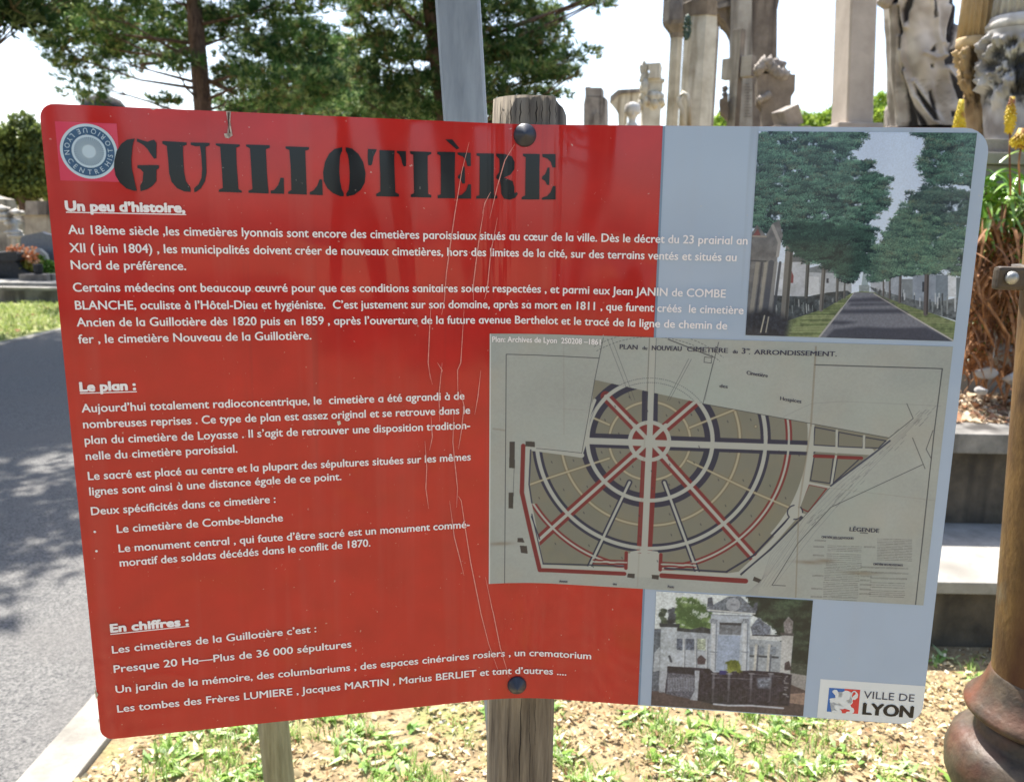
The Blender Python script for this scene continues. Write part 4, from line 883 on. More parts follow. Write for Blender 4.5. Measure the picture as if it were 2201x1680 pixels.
# drying cracks
M_crack = noise_mat('crack', lin(24, 20, 18), lin(34, 30, 28), 50, 1)
def cracks(lst, Yp, name, parent, r):
    for x0, y0, x1, y1, w in lst:
        g = MB(); n = 6; P = []
        for i in range(n + 1):
            t = i / n; x = x0 + (x1 - x0) * t + 1.2 * math.sin(i * 2.1 + x0); y = y0 + (y1 - y0) * t
            dcen = (x - (1141 - (y - 215) * .0155)) / 81.0; yy = Yp - r * math.sqrt(max(0, 1 - dcen * dcen)) - .0006
            P.append((at(x - w / 2 * math.sin(math.pi * (.1 + .8 * t)), y, yy), at(x + w / 2 * math.sin(math.pi * (.1 + .8 * t)), y, yy)))
        for (a, b), (c, d) in zip(P, P[1:]): g.face([a, b, d, c])
        g.build(name, M_crack, parent)
cracks([(1098, 216, 1098, 268, 2.2), (1120, 216, 1117, 268, 2.4), (1154, 217, 1152, 268, 3.0), (1166, 216, 1164, 268, 1.6), (1182, 217, 1181, 268, 2.0), (1076, 218, 1077, 268, 1.2), (1092, 235, 1093, 268, 1), (1109, 222, 1108, 258, 1), (1195, 222, 1194, 268, 1.2), (1138, 222, 1137, 250, 1.0),
        (1121, 1500, 1115, 1690, 2.6), (1138, 1510, 1139, 1690, 1.4), (1092, 1520, 1090, 1690, 1.1), (1150, 1500, 1150, 1600, 1)], FY + .047, 'drying_crack', board, .0385)

# second, lower post left of it
t2 = at(587, 1560, 1.80); b2 = at(601, 1690, 1.80); dd = (b2 - t2) / (b2 - t2).z
sp0 = t2 + dd * (.9 - t2.z)
M_wood2 = wood_mat('greenish_wood', lin(122, 114, 86), lin(166, 158, 128))
o = empty('wooden_stake', (b2.x, b2.y, 0), 'greenish wooden stake in the grass under the red board’s lower left edge', 'wooden stake')
cyl_between(sp0, b2, -.1, .93, .037, M_wood2, 'shaft', o, chamfer=False)
# ------------------------------------------------------------------ aluminium pole
M_pole = noise_mat('aluminium', lin(128, 136, 146), lin(172, 180, 190), 5, .5, 5, stretch=(6, 6, 1.0), c3=lin(108, 118, 130), s3=1.2, metal=.25)
PY = 1.30
pa, pb = at(984, 0, PY), at(1001, 262, PY)
o = empty('metal_pole', (pb.x, PY, 0), 'flat-faced grey aluminium pole standing behind the top edge of the red board', 'pole')
g = MB(); d = (pb - pa) / (pb - pa).z; w = .0655
def sect(z):
    c = pa + d * (z - pa.z); h = w / 2
    return [c + Vector(q) for q in ((-h, -.012, 0), (-h + .004, -.016, 0), (h - .004, -.016, 0), (h, -.012, 0), (h, .022, 0), (h - .01, .026, 0), (-h + .01, .026, 0), (-h, .022, 0))]
lo, hi = [g.bm.verts.new(v) for v in sect(-.1)], [g.bm.verts.new(v) for v in sect(3.4)]
for k in range(8): g.bm.faces.new((lo[k], lo[(k + 1) % 8], hi[(k + 1) % 8], hi[k]))
g.bm.faces.new(hi); g.bm.faces.new(lo[::-1]); g.build('shaft', M_pole, o)
g = MB(); c3_ = pa + d * (3.4 - pa.z); g.box((c3_.x, c3_.y + .005, c3_.z + .006), (w + .006, .05, .012), bev=.002); g.build('end_cap', M_pole, o)

# ------------------------------------------------------------------ trees
M_needle = attr_mat('pine_needles', .55, .25, trans=.36)
M_leaf = attr_mat('leaves', .5, .3, trans=.35)
M_bark = noise_mat('pine_bark', lin(66, 50, 44), lin(128, 104, 90), 7, .95, 8, bump=.03, bscale=18, stretch=(3, 3, .8))
def unit(v): return v / (np.linalg.norm(v, axis=-1, keepdims=True) + 1e-9)
def tufts(Cn, D, ln, wd, nn, cols, rng):
    """Cn,D (n,3): tuft centres and directions; nn needles each"""
    n = len(Cn); c = np.repeat(Cn, nn, 0); d = unit(np.repeat(D, nn, 0) + rng.normal(0, .55, (n * nn, 3))); L = (ln * rng.uniform(.65, 1.2, n * nn))[:, None]
    s = unit(np.cross(d, rng.normal(0, 1, (n * nn, 3)))) * (wd * .5)
    a, b, t = c - s, c + s, c + d * L
    V = np.stack([a, b, t], 1).reshape(-1, 3); Fc = np.arange(len(V)).reshape(-1, 3); col = np.repeat(np.repeat(cols, nn, 0) * rng.uniform(.8, 1.2, (n * nn, 1)), 3, 0)
    return V, Fc, col
def clusters(blobs, per, cr, tuft_n, rng, flat=.55):
    """blobs: (centre, (rx,ry,rz)) -> tuft centres and outward directions"""
    P, D, T = [], [], []
    for c, r in blobs:
        c = np.array(c); r = np.array(r); m = max(3, int(per * (r[0] * r[2]) / .5))
        q = rng.normal(0, 1, (m, 3)); q = unit(q) * rng.uniform(.25, 1, (m, 1)) ** .5; cc = c + q * r
        k = rng.uniform(.6, 1.3, m) * cr
        for i in range(m):
            u = unit(rng.normal(0, 1, (tuft_n, 3))); u[:, 2] = u[:, 2] * .7 + .18; p = cc[i] + u * k[i] * np.array([1.25, 1.25, flat]) * rng.uniform(.4, 1, (tuft_n, 1)) ** .5
            P.append(p); D.append(unit(u + np.array([0, 0, .35]) + .3 * unit(q[i:i + 1]))); T.append(np.full(tuft_n, rng.random()))
    return np.concatenate(P), np.concatenate(D), np.concatenate(T)
GREENS = np.array([lin(42, 66, 38), lin(72, 100, 50), lin(128, 142, 90), lin(104, 92, 60)])
def pine(name, trunk, blobs, label, limbs=None, per=26, cr=.17, tn=34, ln=.10, wd=.012, nn=6, seed=1, group=None, cat='pine tree', tint=1.0, warm=.07, nlimb=5):
    rng = np.random.default_rng(seed); base = trunk[0][0]
    o = empty(name, base, label, cat, group)
    g = MB(); g.tube([p for p, r in trunk], [r for p, r in trunk], 12)
    tp = [Vector(p) for p, r in trunk]
    def on_trunk(z):
        for (p, r), (q, s) in zip(trunk, trunk[1:]):
            if p[2] <= z <= q[2]: t = (z - p[2]) / (q[2] - p[2]); return Vector(p).lerp(Vector(q), t), r + (s - r) * t
        return (Vector(trunk[-1][0]), trunk[-1][1]) if z > trunk[-1][0][2] else (Vector(trunk[0][0]), trunk[0][1])
    rr = random.Random(seed)
    for c, r in blobs:
        c = Vector(c); tr, trr = on_trunk(max(trunk[0][0][2] + 2.0, c.z - .35 - .3 * (c - tp[-1]).length * .2)); 
        mid = tr.lerp(c, .5) + Vector((rr.uniform(-.15, .15), rr.uniform(-.15, .15), -.12 + rr.uniform(-.1, .15)))
        g.tube([tr, mid, c], [min(trr * .4, .04), .02, .008], 6)
        for k in range(nlimb):
            e = c + Vector((rr.uniform(-1, 1) * r[0], rr.uniform(-1, 1) * r[1], rr.uniform(-.8, .8) * r[2])); g.tube([mid.lerp(c, rr.uniform(.2, .8)), mid.lerp(e, .6) + Vector((0, 0, -.04)), e], [.014, .010, .006], 4)
    for l in (limbs or []): g.tube(l[0], l[1], 7)
    g.build('trunk', M_bark, o, recalc=False)
    P, D, T = clusters(blobs, per, cr, tn, rng)
    w = rng.random(len(P)); col = GREENS[0] * (1 - T)[:, None] + GREENS[1] * T[:, None]
    col = np.where((w < .22)[:, None], GREENS[2], col); col = np.where(((w > 1 - warm))[:, None], GREENS[3], col) * tint
    V, Fc, cl = tufts(P, D, ln, wd, nn, col, rng)
    npmesh('crown', V, Fc, M_needle, o, cl)
    return o
def pb(x, y, rx, ry, Y, dy=0.0, ky=1.0):
    c = at(x, y, Y + dy); s = Y / F; return (tuple(c), (rx * s, max(rx, ry) * s * ky, ry * s))
rt = random.Random(11)
# leaning pine of the right-hand verge, behind the pole
Y2 = 12.0
bl = [(800, 40, 55, 50), (870, 90, 75, 45), (770, 110, 45, 30), (850, 150, 85, 40), (900, 205, 90, 38), (830, 230, 70, 26), (1050, 60, 80, 55), (1110, 110, 90, 45), (1165, 85, 60, 38), (1195, 150, 52, 26), (1100, 180, 95, 38), (1030, 225, 70, 28), (1236, 125, 26, 16), (1150, 25, 45, 40), (1000, 140, 60, 50), (1225, 165, 30, 13), (1195, 205, 30, 14), (960, 60, 70, 60), (925, 10, 80, 50),
      (1254, 4, 5, 5), (1281, 4, 10, 8), (1290, -14, 12, 8), (1060, -40, 90, 55), (820, -50, 90, 50), (950, -110, 130, 60), (1080, -130, 90, 50), (840, -170, 110, 55), (1000, -230, 140, 60), (900, -330, 120, 60), (1060, -330, 100, 60), (980, -430, 90, 60)]
blobs = [pb(x, y, rx, ry, Y2, rt.uniform(-1.0, 1.0)) for x, y, rx, ry in bl]
tb = at(955, 260, Y2); tt = at(930, 0, Y2); d_ = (tt - tb) / (tt - tb).z
def tk(z): return tuple(tb + d_ * (z - tb.z) + Vector((.05 * math.sin(z), 0, 0)))
z9 = at(940, -420, Y2).z
pine('pine_tree', [(tk(-.1), .17), (tk(1.5), .135), (tk(3), .12), (tk(4.5), .10), (tk(6), .07), (tk(z9), .02)], blobs, 'dark green pine with a thin leaning trunk beside the grey metal pole', per=80, cr=.17, tn=30, ln=.11, wd=.018, seed=2, nlimb=2, tint=1.4, group='pines lining the avenue')
# big pine on the far verge
Y1 = 18.0
bl = [(100, 25, 85, 45), (200, 60, 95, 50), (150, 120, 50, 35), (185, 178, 45, 20), (190, 205, 34, 12), (250, 130, 60, 36), (300, 85, 110, 55), (420, 60, 110, 50), (560, 50, 120, 60), (650, 100, 80, 50), (560, 130, 90, 45), (690, 165, 65, 45), (620, 190, 110, 45), (510, 180, 55, 40), (350, 222, 26, 16), (690, 225, 90, 28), (560, 232, 70, 20), (470, 225, 30, 18), (120, 75, 45, 25), (230, 22, 90, 30), (370, 130, 45, 20),
      (150, -60, 120, 55), (330, -50, 130, 60), (520, -60, 130, 60), (680, -20, 80, 50), (250, -160, 150, 60), (450, -180, 160, 60), (610, -150, 110, 50), (350, -290, 160, 60), (520, -300, 120, 60), (430, -410, 130, 60)]
blobs = [pb(x, y, rx * .9, ry * .85, Y1, rt.uniform(-1.5, 1.5)) for x, y, rx, ry in bl]
tb1 = at(438, 255, Y1); tt1 = at(425, 105, Y1); d_1 = (tt1 - tb1) / (tt1 - tb1).z
def tk(z): return tuple(tb1 + d_1 * (z - tb1.z))
limb = [tuple(at(422, 112, Y1)), tuple(at(402, 108, Y1)), tuple(at(370, 118, Y1)), tuple(at(340, 135, Y1)), tuple(at(300, 140, Y1 - .2))]
limb2 = [tuple(at(425, 165, Y1)), tuple(at(465, 180, Y1)), tuple(at(510, 205, Y1 - .3))]
pine('pine_tree', [(tk(-.1), .26), (tk(1.5), .21), (tk(3.5), .19), (tk(5), .17), (tk(7), .12), (tk(10), .04)], blobs, 'wide pine with a bare fork and sky showing through, above the board’s red left half', limbs=[(limb, [.09, .08, .06, .045, .02]), (limb2, [.07, .05, .02])], per=44, cr=.24, tn=30, ln=.15, wd=.026, seed=3, tint=1.75, nlimb=2, group='pines lining the avenue')
# pale pine between them, farther off
Y3 = 26.0
blobs = [pb(x, y, rx, ry, Y3, rt.uniform(-1, 1)) for x, y, rx, ry in [(640, 235, 100, 45), (720, 200, 75, 50), (770, 235, 90, 45), (860, 240, 90, 45), (760, 165, 50, 30), (560, 240, 60, 30), (930, 245, 80, 35), (700, 130, 60, 40), (1010, 245, 70, 30)]]
c3 = at(800, 250, Y3)
pine('pine_tree', [((c3.x, Y3, -.1), .2), ((c3.x, Y3, 3), .16), ((c3.x, Y3, 6), .05)], blobs, 'lighter, yellowish pine farthest off, seen low between the two nearer pines', per=40, cr=.32, tn=34, ln=.20, wd=.034, seed=4, tint=1.9, warm=.05, group='pines lining the avenue')
# near pine whose lowest boughs hang into the upper left corner; its crown shades the road
def crown_blobs(cx, cy, z0, z1, R, n, seed):
    r = random.Random(seed); o = []
    for i in range(n):
        t = i / (n - 1); z = z0 + (z1 - z0) * t; rad = R * (1 - .75 * t ** 1.5) * math.sqrt(r.uniform(.1, 1)); a = i * 2.4 + r.uniform(-.3, .3)
        o.append(((cx + rad * math.cos(a), cy + rad * math.sin(a), z), (.95, .95, .42)))
    return o
blobs = crown_blobs(-6.6, 11.0, 5.0, 9.5, 3.0, 46, 5) + [pb(15, 15, 62, 28, 9.0), pb(50, -30, 70, 30, 9.4), pb(8, 48, 30, 10, 9.0)]
near = pine('pine_tree', [((-7.95, 11.3, -.1), .22), ((-7.95, 11.3, 2), .2), ((-7.7, 11.25, 5), .15), ((-7.1, 11.2, 9), .04)], blobs, 'nearest pine, only dark boughs hanging into the upper left corner', per=44, cr=.28, tn=30, ln=.17, wd=.034, seed=6, group='pines lining the avenue', tint=.9)
def copy_tree(root, loc, rz, label, sc_=1.0):
    r = root.copy(); C.objects.link(r); r.location = loc; r.rotation_euler = (0, 0, rz); r.scale = (sc_,) * 3; r['label'] = label
    for ch in list(root.children):
        c = ch.copy(); C.objects.link(c); c.parent = r
    return r
BEHIND = 'pine of the avenue beyond the picture edge, mirrored only faintly in the glossy board'
for x, y, rz, s in ((-7.1, 4.6, 1.2, .92), (-7.1, -3.5, 2.2, 1.0), (-7.0, -10.5, 3.9, 1.1), (2.6, -7.5, .6, 1.0), (3.4, -13.5, 2.9, 1.15), (-1.2, -17, 5, 1.1)): copy_tree(near, (x, y, -.1), rz, BEHIND, s)

def leafy(name, base, trunk_r, blobs, label, n, size, cols, seed=1, cat='tree', group=None, part='crown', mat=None):
    rng = np.random.default_rng(seed); o = empty(name, base, label, cat, group); g = MB(); top = max(b[0][2] for b in blobs)
    bx = sum(b[0][0] for b in blobs) / len(blobs); by = sum(b[0][1] for b in blobs) / len(blobs)
    g.tube([base, (base[0] * .5 + bx * .5, base[1] * .5 + by * .5, (base[2] + top) * .45), (bx, by, top * .85)], [trunk_r, trunk_r * .75, trunk_r * .2], 8)
    for c, r in blobs: g.tube([(base[0] * .5 + bx * .5, base[1] * .5 + by * .5, (base[2] + top) * .45), ((c[0] + bx) / 2, (c[1] + by) / 2, c[2] - r[2] * .6), c], [trunk_r * .45, trunk_r * .25, trunk_r * .08], 5)
    g.build('trunk', M_bark, o, recalc=False)
    tot = sum(r[0] * r[2] for c, r in blobs); P = []; T = []
    for c, r in blobs:
        m = int(n * r[0] * r[2] / tot); k = max(4, m // 28); cc = unit(rng.normal(0, 1, (k, 3))) * rng.uniform(.3, 1, (k, 1)) ** .4; cc = np.array(c) + cc * np.array(r)
        j = rng.integers(0, k, m); P.append(cc[j] + rng.normal(0, .16, (m, 3)) * np.array(r).mean()); T.append((j * 37 % 10) / 10.)
    P = np.concatenate(P); T = np.concatenate(T)[:, None]; m = len(P)
    d = unit(rng.normal(0, 1, (m, 3)) + np.array([0, 0, .3])); s = unit(np.cross(d, rng.normal(0, 1, (m, 3)))); L = size * rng.uniform(.6, 1.3, (m, 1))
    V = np.stack([P, P + d * L * .5 + s * L * .28, P + d * L, P + d * L * .5 - s * L * .28], 1).reshape(-1, 3); Fc = np.arange(m * 4).reshape(-1, 4)
    c0, c1 = np.array(cols[0]), np.array(cols[1]); col = (c0 * (1 - T) + c1 * T) * rng.uniform(.75, 1.25, (m, 1))
    npmesh(part, V, Fc, mat or M_leaf, o, np.repeat(col, 4, 0))
    return o
DGc = (lin(62, 78, 38), lin(134, 148, 78)); LGc = (lin(120, 150, 50), lin(176, 196, 90))
Yb = 24.0; c = at(40, 330, Yb)
leafy('broadleaf_tree', (c.x, Yb, 0), .2, [pb(15, 300, 34, 26, Yb), pb(48, 268, 24, 22, Yb), pb(74, 300, 30, 34, Yb), pb(26, 345, 44, 30, Yb), pb(88, 352, 30, 34, Yb), pb(0, 395, 46, 30, Yb), pb(60, 400, 44, 26, Yb), pb(-50, 330, 60, 60, Yb), pb(125, 340, 34, 40, Yb), pb(110, 400, 40, 30, Yb), pb(2, 282, 16, 12, Yb), pb(30, 425, 40, 12, Yb, .4)], 'rounded dark green tree beyond the tombs at the left edge', 26000, .13, DGc, 21)
for (xs, lab, sd) in (([(1560, 262, 26, 16), (1545, 275, 30, 16), (1580, 275, 30, 14)], 'light green tree top peeping left of the stone cross', 31), ([(1735, 262, 28, 18), (1765, 268, 30, 16), (1790, 258, 26, 22), (1710, 275, 20, 14)], 'light green tree behind the tombs, left of the smooth pillar', 32), ([(1900, 222, 22, 20), (1885, 250, 24, 22), (1910, 262, 24, 22), (1872, 235, 14, 12)], 'light green tree between the smooth pillar and the draped statue', 33)):
    Yt = 34.0; bb = [pb(*q, Yt) for q in xs] + [pb(xs[0][0] + 5, xs[0][1] + 45, 50, 40, Yt)]; c = at(xs[0][0], 300, Yt)
    leafy('broadleaf_tree', (c.x, Yt, 0), .16, bb, lab, 7000, .16, LGc, sd)

# ------------------------------------------------------------------ monuments on the right
def stone(name, a, b, dark=None, streak=None, scale=5, bump=.006): return noise_mat(name, lin(*a), lin(*b), scale, .88, 9, bump=bump, bscale=scale * 6, c3=lin(*dark) if dark else None, s3=1.7, t3=(.54, .7), c4=lin(*streak) if streak else None)
M_lime = stone('limestone', (182, 174, 156), (216, 210, 194), (150, 140, 120), (128, 114, 94))
M_grst = stone('grey_stone', (118, 110, 104), (160, 152, 142), (84, 78, 74), (64, 58, 54))
M_brst = stone('stained_shade_stone', (100, 90, 80), (142, 130, 116), (76, 66, 60), (62, 54, 50))  # brown staining; on the cross it serves as painted shade
M_pale = stone('pale_stone', (182, 180, 176), (212, 208, 202), (152, 146, 138), (130, 122, 112))
M_smooth = stone('smooth_stone', (158, 148, 138), (186, 176, 166), (136, 126, 116), None, 3, .002)
M_dk = stone('dark_granite', (38, 38, 40), (64, 64, 66), (26, 26, 28), None, 20)
M_tan = stone('ochre_stone', (172, 146, 108), (202, 178, 140), (140, 114, 82), (120, 96, 68))
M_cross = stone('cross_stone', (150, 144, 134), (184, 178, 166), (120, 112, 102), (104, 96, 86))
M_bronze = noise_mat('green_bronze', lin(38, 56, 48), lin(72, 96, 82), 20, .6)
def z3(x, y): return (1236 + x * .24415, y * .24415)
def z4(x, y): return (1663.7 + x * .24415, y * .24415)
def outline(pts, cvf, Y, z_floor=None):
    o = [at(*cvf(x, y), Y) for x, y in pts]
    return o
def slab(mb, pts, cvf, Y, depth, dy=0): o3 = outline(pts, cvf, Y + dy); mb.prism(o3, (depth * (.24 if o3[0].x > .5 else .0), depth, 0)); return mb   # the tombs stand a little askew to the avenue
DOWN = 0
def foot(cvf, x0, x1, Y, mb, y=1100, d=.5, zf=0, grow=1.0):
    a, b = at(*cvf(x0, y), Y), at(*cvf(x1, y), Y); h = a.z + .02 - zf; mb.box(((a.x + b.x) / 2, Y + d / 2 + .001, zf + h / 2), (abs(b.x - a.x) * grow, d, h)); return a.z
# stele A
Ys = 19.0; c = at(1277, 300, Ys); o = empty('stone_stele', (c.x, Ys, 0), 'two-tiered dark grey stone stele right of the wooden post', 'stele')
g = MB(); slab(g, [(75, 1180), (76, 915), (90, 850), (265, 858), (268, 1180)], z3, Ys, .5); g.build('body', M_grst, o)
g = MB(); slab(g, [(90, 849), (88, 766), (134, 764), (140, 772), (232, 772), (235, 849)], z3, Ys, .4, .03); g.build('top_block', M_grst, o)
g = MB(); slab(g, [(165, 1180), (165, 1010), (190, 985), (215, 1010), (220, 1180)], z3, Ys, .1, -.06); g.build('relief', M_grst, o)
g = MB(); foot(z3, 60, 280, Ys, g, 1160, .7); g.build('plinth', M_grst, o)
# canopy with arch
Ya = 15.0; c = at(1340, 300, Ya); o = empty('arched_canopy_tomb', (c.x, Ya, 0), 'stone arch with a sloping block top, behind the pale bust', 'tomb canopy')
arch = [(310, 900), (314, 850), (382, 796), (575, 786), (640, 800), (640, 1180), (600, 1180), (600, 1010), (585, 965), (545, 930), (500, 920), (455, 935), (432, 960), (425, 1180), (385, 1180), (378, 1000), (345, 950)]
g = MB(); slab(g, arch, z3, Ya, .55); g.build('arch', M_lime, o)
g = MB(); slab(g, [(306, 905), (310, 848), (380, 790), (580, 780), (580, 812), (392, 826), (340, 880)], z3, Ya, .62, -.04); g.build('weathered_coping', M_grst, o)
g = MB(); foot(z3, 330, 680, Ya, g, 1170, .8); g.build('plinth', M_lime, o)
# carved pillar
Yc = 14.0; c = at(1405, 300, Yc); o = empty('carved_pillar', (c.x, Yc, 0), 'pale yellow carved stone pillar with a crumbling flared top', 'pillar')
cx = at(*z3(682, 1000), Yc); u_ = .24415 * Yc / F
def zof(y): return at(*z3(680, y), Yc).z
g = MB(); g.box((cx.x, Yc + .2, zof(1020) / 2 + .1), (150 * u_, 150 * u_, zof(1020) + .3 - .0), bev=.02); g.build('shaft', M_lime, o)
g = MB(); g.lathe([(80 * u_, zof(960)), (88 * u_, zof(935)), (100 * u_, zof(900)), (92 * u_, zof(880)), (112 * u_, zof(850)), (104 * u_, zof(815)), (86 * u_, zof(800))], (cx.x, Yc + .2, 0), 20, noise=.12)
for k in range(9): a = k * .7; g.blob((cx.x + 95 * u_ * math.cos(a), Yc + .2 + 95 * u_ * math.sin(a), zof(890 + 25 * (k % 2))), .07, 1, .3, seed=k)
g.build('capital', M_lime, o)
g = MB(); g.box((cx.x + 20 * u_, Yc + .2, zof(745)), (125 * u_, 125 * u_, zof(690) - zof(800)), bev=.02); g.box((cx.x + 25 * u_, Yc + .2, zof(700)), (140 * u_, 140 * u_, .06), bev=.01)
g.blob((cx.x - 60 * u_, Yc + .1, zof(760)), .10, 2, .3, (.8, 1, 1.3), 3); g.build('upper_block', M_lime, o)
g = MB(); slab(g, [(640, 690), (655, 640), (640, 560), (752, 550), (745, 610), (750, 685)], z3, Yc, .45, .0); 
for k in range(12): g.blob(tuple(at(*z3(612 + 22 * math.sin(k * 2.3), 570 + k * 13), Yc + .12)), .055, 1, .35, (1, 1, 1.2), k)
g.build('scrolled_top', M_lime, o)
# bust
Yu = 13.5; c = at(1361, 250, Yu); u_ = .24415 * Yu / F; o = empty('stone_bust', (c.x, Yu, 0), 'small pale veiled bust in front of the stone arch', 'bust')
g = MB(); hc = at(*z3(505, 1005), Yu)
g.lathe([(60 * u_, -.30), (50 * u_, -.16), (30 * u_, -.12), (34 * u_, -.06), (52 * u_, -.01), (60 * u_, .05), (58 * u_, .10), (44 * u_, .15), (18 * u_, .175)], hc, 24)
g.blob((hc.x, Yu - .10, hc.z - .02), .025, 1, .1, (1, 1.2, 1.3), 1); g.build('head', M_pale, o)
g = MB(); g.lathe([(95 * u_, -.4), (92 * u_, -.2), (80 * u_, -.12), (50 * u_, -.06), (30 * u_, -.03)], at(*z3(512, 1090), Yu), 24, noise=.08); g.build('shoulders', M_pale, o)
g = MB(); g.lathe([(66 * u_, 0.02), (70 * u_, .05), (68 * u_, .12), (55 * u_, .17), (20 * u_, .20)], (hc.x, Yu + .015, hc.z - .02), 24, noise=.03); g.build('veil', M_pale, o)
g = MB(); zz = at(*z3(512, 1090), Yu).z - .4; g.box((c.x + .02, Yu, zz / 2), (.5, .4, zz), bev=.02); g.build('plinth', M_grst, o)
# twin columns
Yd = 10.5; u_ = .24415 * Yd / F; c = at(1500, 300, Yd); o = empty('twin_column_monument', (c.x, Yd, 0), 'tall pair of octagonal stone columns with a green bronze wreath', 'monument')
def zd(y): return at(*z3(1000, y), Yd).z
c1 = at(*z3(1095, 600), Yd + .3); c2 = at(*z3(880, 600), Yd + .9); u2 = .24415 * (Yd + .9) / F
for (cc_, r_, prof, nm, dyy) in ((c1, 0, [(160, -140), (160, -30), (164, -20), (152, 70), (148, 110)], 'capital', 0), (c2, 0, [(118, -140), (118, 200), (110, 235), (62, 300), (50, 340)], 'capital', 0)):
    uu = u_ if cc_ is c1 else u2; g = MB(); pr = [(r * uu * 1.06, (zd(y) if cc_ is c1 else at(*z3(880, y), Yd + .9).z)) for r, y in prof][::-1]
    g.lathe(pr, (cc_.x, cc_.y, 0), 8); 
    for f in g.bm.faces: f.smooth = False
    g.build(nm, M_brst if cc_ is c1 else M_grst, o)
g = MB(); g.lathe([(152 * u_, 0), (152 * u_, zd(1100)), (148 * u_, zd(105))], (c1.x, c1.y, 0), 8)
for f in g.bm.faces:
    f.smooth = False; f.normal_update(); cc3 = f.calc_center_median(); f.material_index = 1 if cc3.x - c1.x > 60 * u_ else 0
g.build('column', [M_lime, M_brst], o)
g = MB(); g.lathe([(52 * u2, 0), (52 * u2, at(*z3(880, 320), Yd + .9).z)], (c2.x, c2.y, 0), 8)
for f in g.bm.faces: f.smooth = False
g.build('column', M_lime, o)
g = MB(); w0 = at(*z3(985, 250), Yd + .02)
for k in range(16): a = 2 * math.pi * k / 16; g.blob((w0.x + .018 * math.cos(a) * 1.6, Yd + .0 + .02 * math.cos(a), w0.z + .12 * math.sin(a)), .03, 1, .3, seed=k)
g.build('wreath', M_bronze, o)
g = MB(); g.tube([tuple(at(*z3(x, y), Yd - .02)) for x, y in ((1005, 1120), (1000, 900), (985, 840), (950, 815), (920, 860), (912, 900), (940, 960), (945, 1120))], [.03] * 8, 7); g.build('relief_figure', M_lime, o)
for z in (1.72, 2.35):
    g = MB(); g.lathe([(151.5 * u_, z), (153.2 * u_, z + .001), (153.2 * u_, z + .006), (151 * u_, z + .007)], (c1.x, c1.y, 0), 8)
    for f in g.bm.faces: f.smooth = False
    g.build('block_joint', M_brst, o)
# pillar behind the cross
Ye = 8.6; u_ = .24415 * Ye / F; c = at(1620, 300, Ye); o = empty('corniced_pillar', (c.x, Ye, 0), 'broad brown stained pillar with a moulded cornice, behind the stone cross', 'pillar')
g = MB(); slab(g, [(1345, 1200), (1362, 900), (1366, 300), (1362, 262), (1345, 225), (1325, 190), (1300, 165), (1278, 150), (1276, 128), (1250, 120), (1250, -150), (1830, -150), (1800, -10), (1790, 45), (1780, 90), (1776, 520), (1772, 1200)], z3, Ye, .5); g.build('shaft', M_brst, o)
g = MB()
for k, (dx, dy, pr) in enumerate(((0, 0, .05),)):
    slab(g, [(1262 + dx, 75 + dy), (1250 + dx, 50 + dy), (1380 + dx, 5 + dy), (1560 + dx, -110 + dy), (1700, -190 + dy), (1700, -150 + dy), (1570 + dx, -75 + dy), (1400 + dx, 45 + dy)], z3, Ye, .3, -pr)
g.build('cornice_moulding', M_grst, o)
g = MB(); slab(g, [(1352, 1200), (1366, 300), (1372, -80), (1556, -100), (1560, 600), (1562, 1200)], z3, Ye, .3, -.07); g.build('pilaster', M_cross, o)
g = MB(); foot(z3, 1330, 1790, Ye, g, 1190, .8); g.build('plinth', M_brst, o)
# inscription: rows of cut lines, too worn to read
g = MB()
for k in range(12):
    p, q = at(*z3(1490, 740 + k * 26), Ye - .074), at(*z3(1535 + 8 * (k % 3), 745 + k * 26), Ye - .074); g.box(((p.x + q.x) / 2, Ye - .072, p.z), (q.x - p.x, .006, .008))
g.build('worn_inscription', M_grst, o)
# cross
Yx = 7.9; c = at(1590, 300, Yx); o = empty('stone_cross', (c.x, Yx, 0), 'thick stone cross standing against the brown corniced pillar', 'cross')
def zx(y): return at(*z3(1430, y), Yx).z
u_ = .24415 * Yx / F; p0 = at(*z3(1425, 600), Yx); RZ = -.78; th = 78 * u_
g = MB(); g.box((p0.x, Yx, zx(262) / 2), (th, th, zx(262)), bev=.006, rz=RZ)
def grime_shade(g):  # right-facing sides take the darker stone: shade painted into the colour
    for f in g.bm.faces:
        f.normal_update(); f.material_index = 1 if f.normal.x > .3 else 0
grime_shade(g); g.build('shaft', [M_cross, M_brst], o)
g = MB()
for sg in (-1, 1): g.box((p0.x + 15 * u_ + sg * (th * .5 + .055) * math.cos(RZ), Yx + sg * (th * .5 + .055) * math.sin(RZ), zx(600)), (.11, th * .98, zx(505) - zx(690)), bev=.005, rz=RZ)
grime_shade(g); g.build('arms', [M_cross, M_brst], o)
# broken bracket urn right of the cross
Yv = 7.4; u_ = .24415 * Yv / F; c = at(1680, 300, Yv); o = empty('carved_stone_urn', (c.x, Yv, 0), 'dark weathered carved block flaring above its stem, right of the stone cross', 'stone urn')
def zv(y): return at(*z3(1800, y), Yv).z
g = MB(); slab(g, [(1655, 1200), (1650, 940), (1605, 880), (1600, 690), (1640, 650), (1745, 655), (1940, 655), (1936, 800), (1905, 850), (1900, 950), (1895, 1200)], z3, Yv, .35, .1); g.build('bowl', M_brst, o)
g = MB()
for k in range(26):
    x = 1610 + 9 * k; g.blob(tuple(at(*z3(x, 660 - 95 * math.exp(-((x - 1680) / 70.) ** 2) + 14 * math.sin(k * 3)), Yv + .12)), .045, 1, .4, (1, 1.2, 1.1), k)
for k in range(14): g.blob(tuple(at(*z3(1640 + 13 * k, 600 + 30 * math.sin(k * 1.9)), Yv + .2)), .06, 1, .4, seed=k)
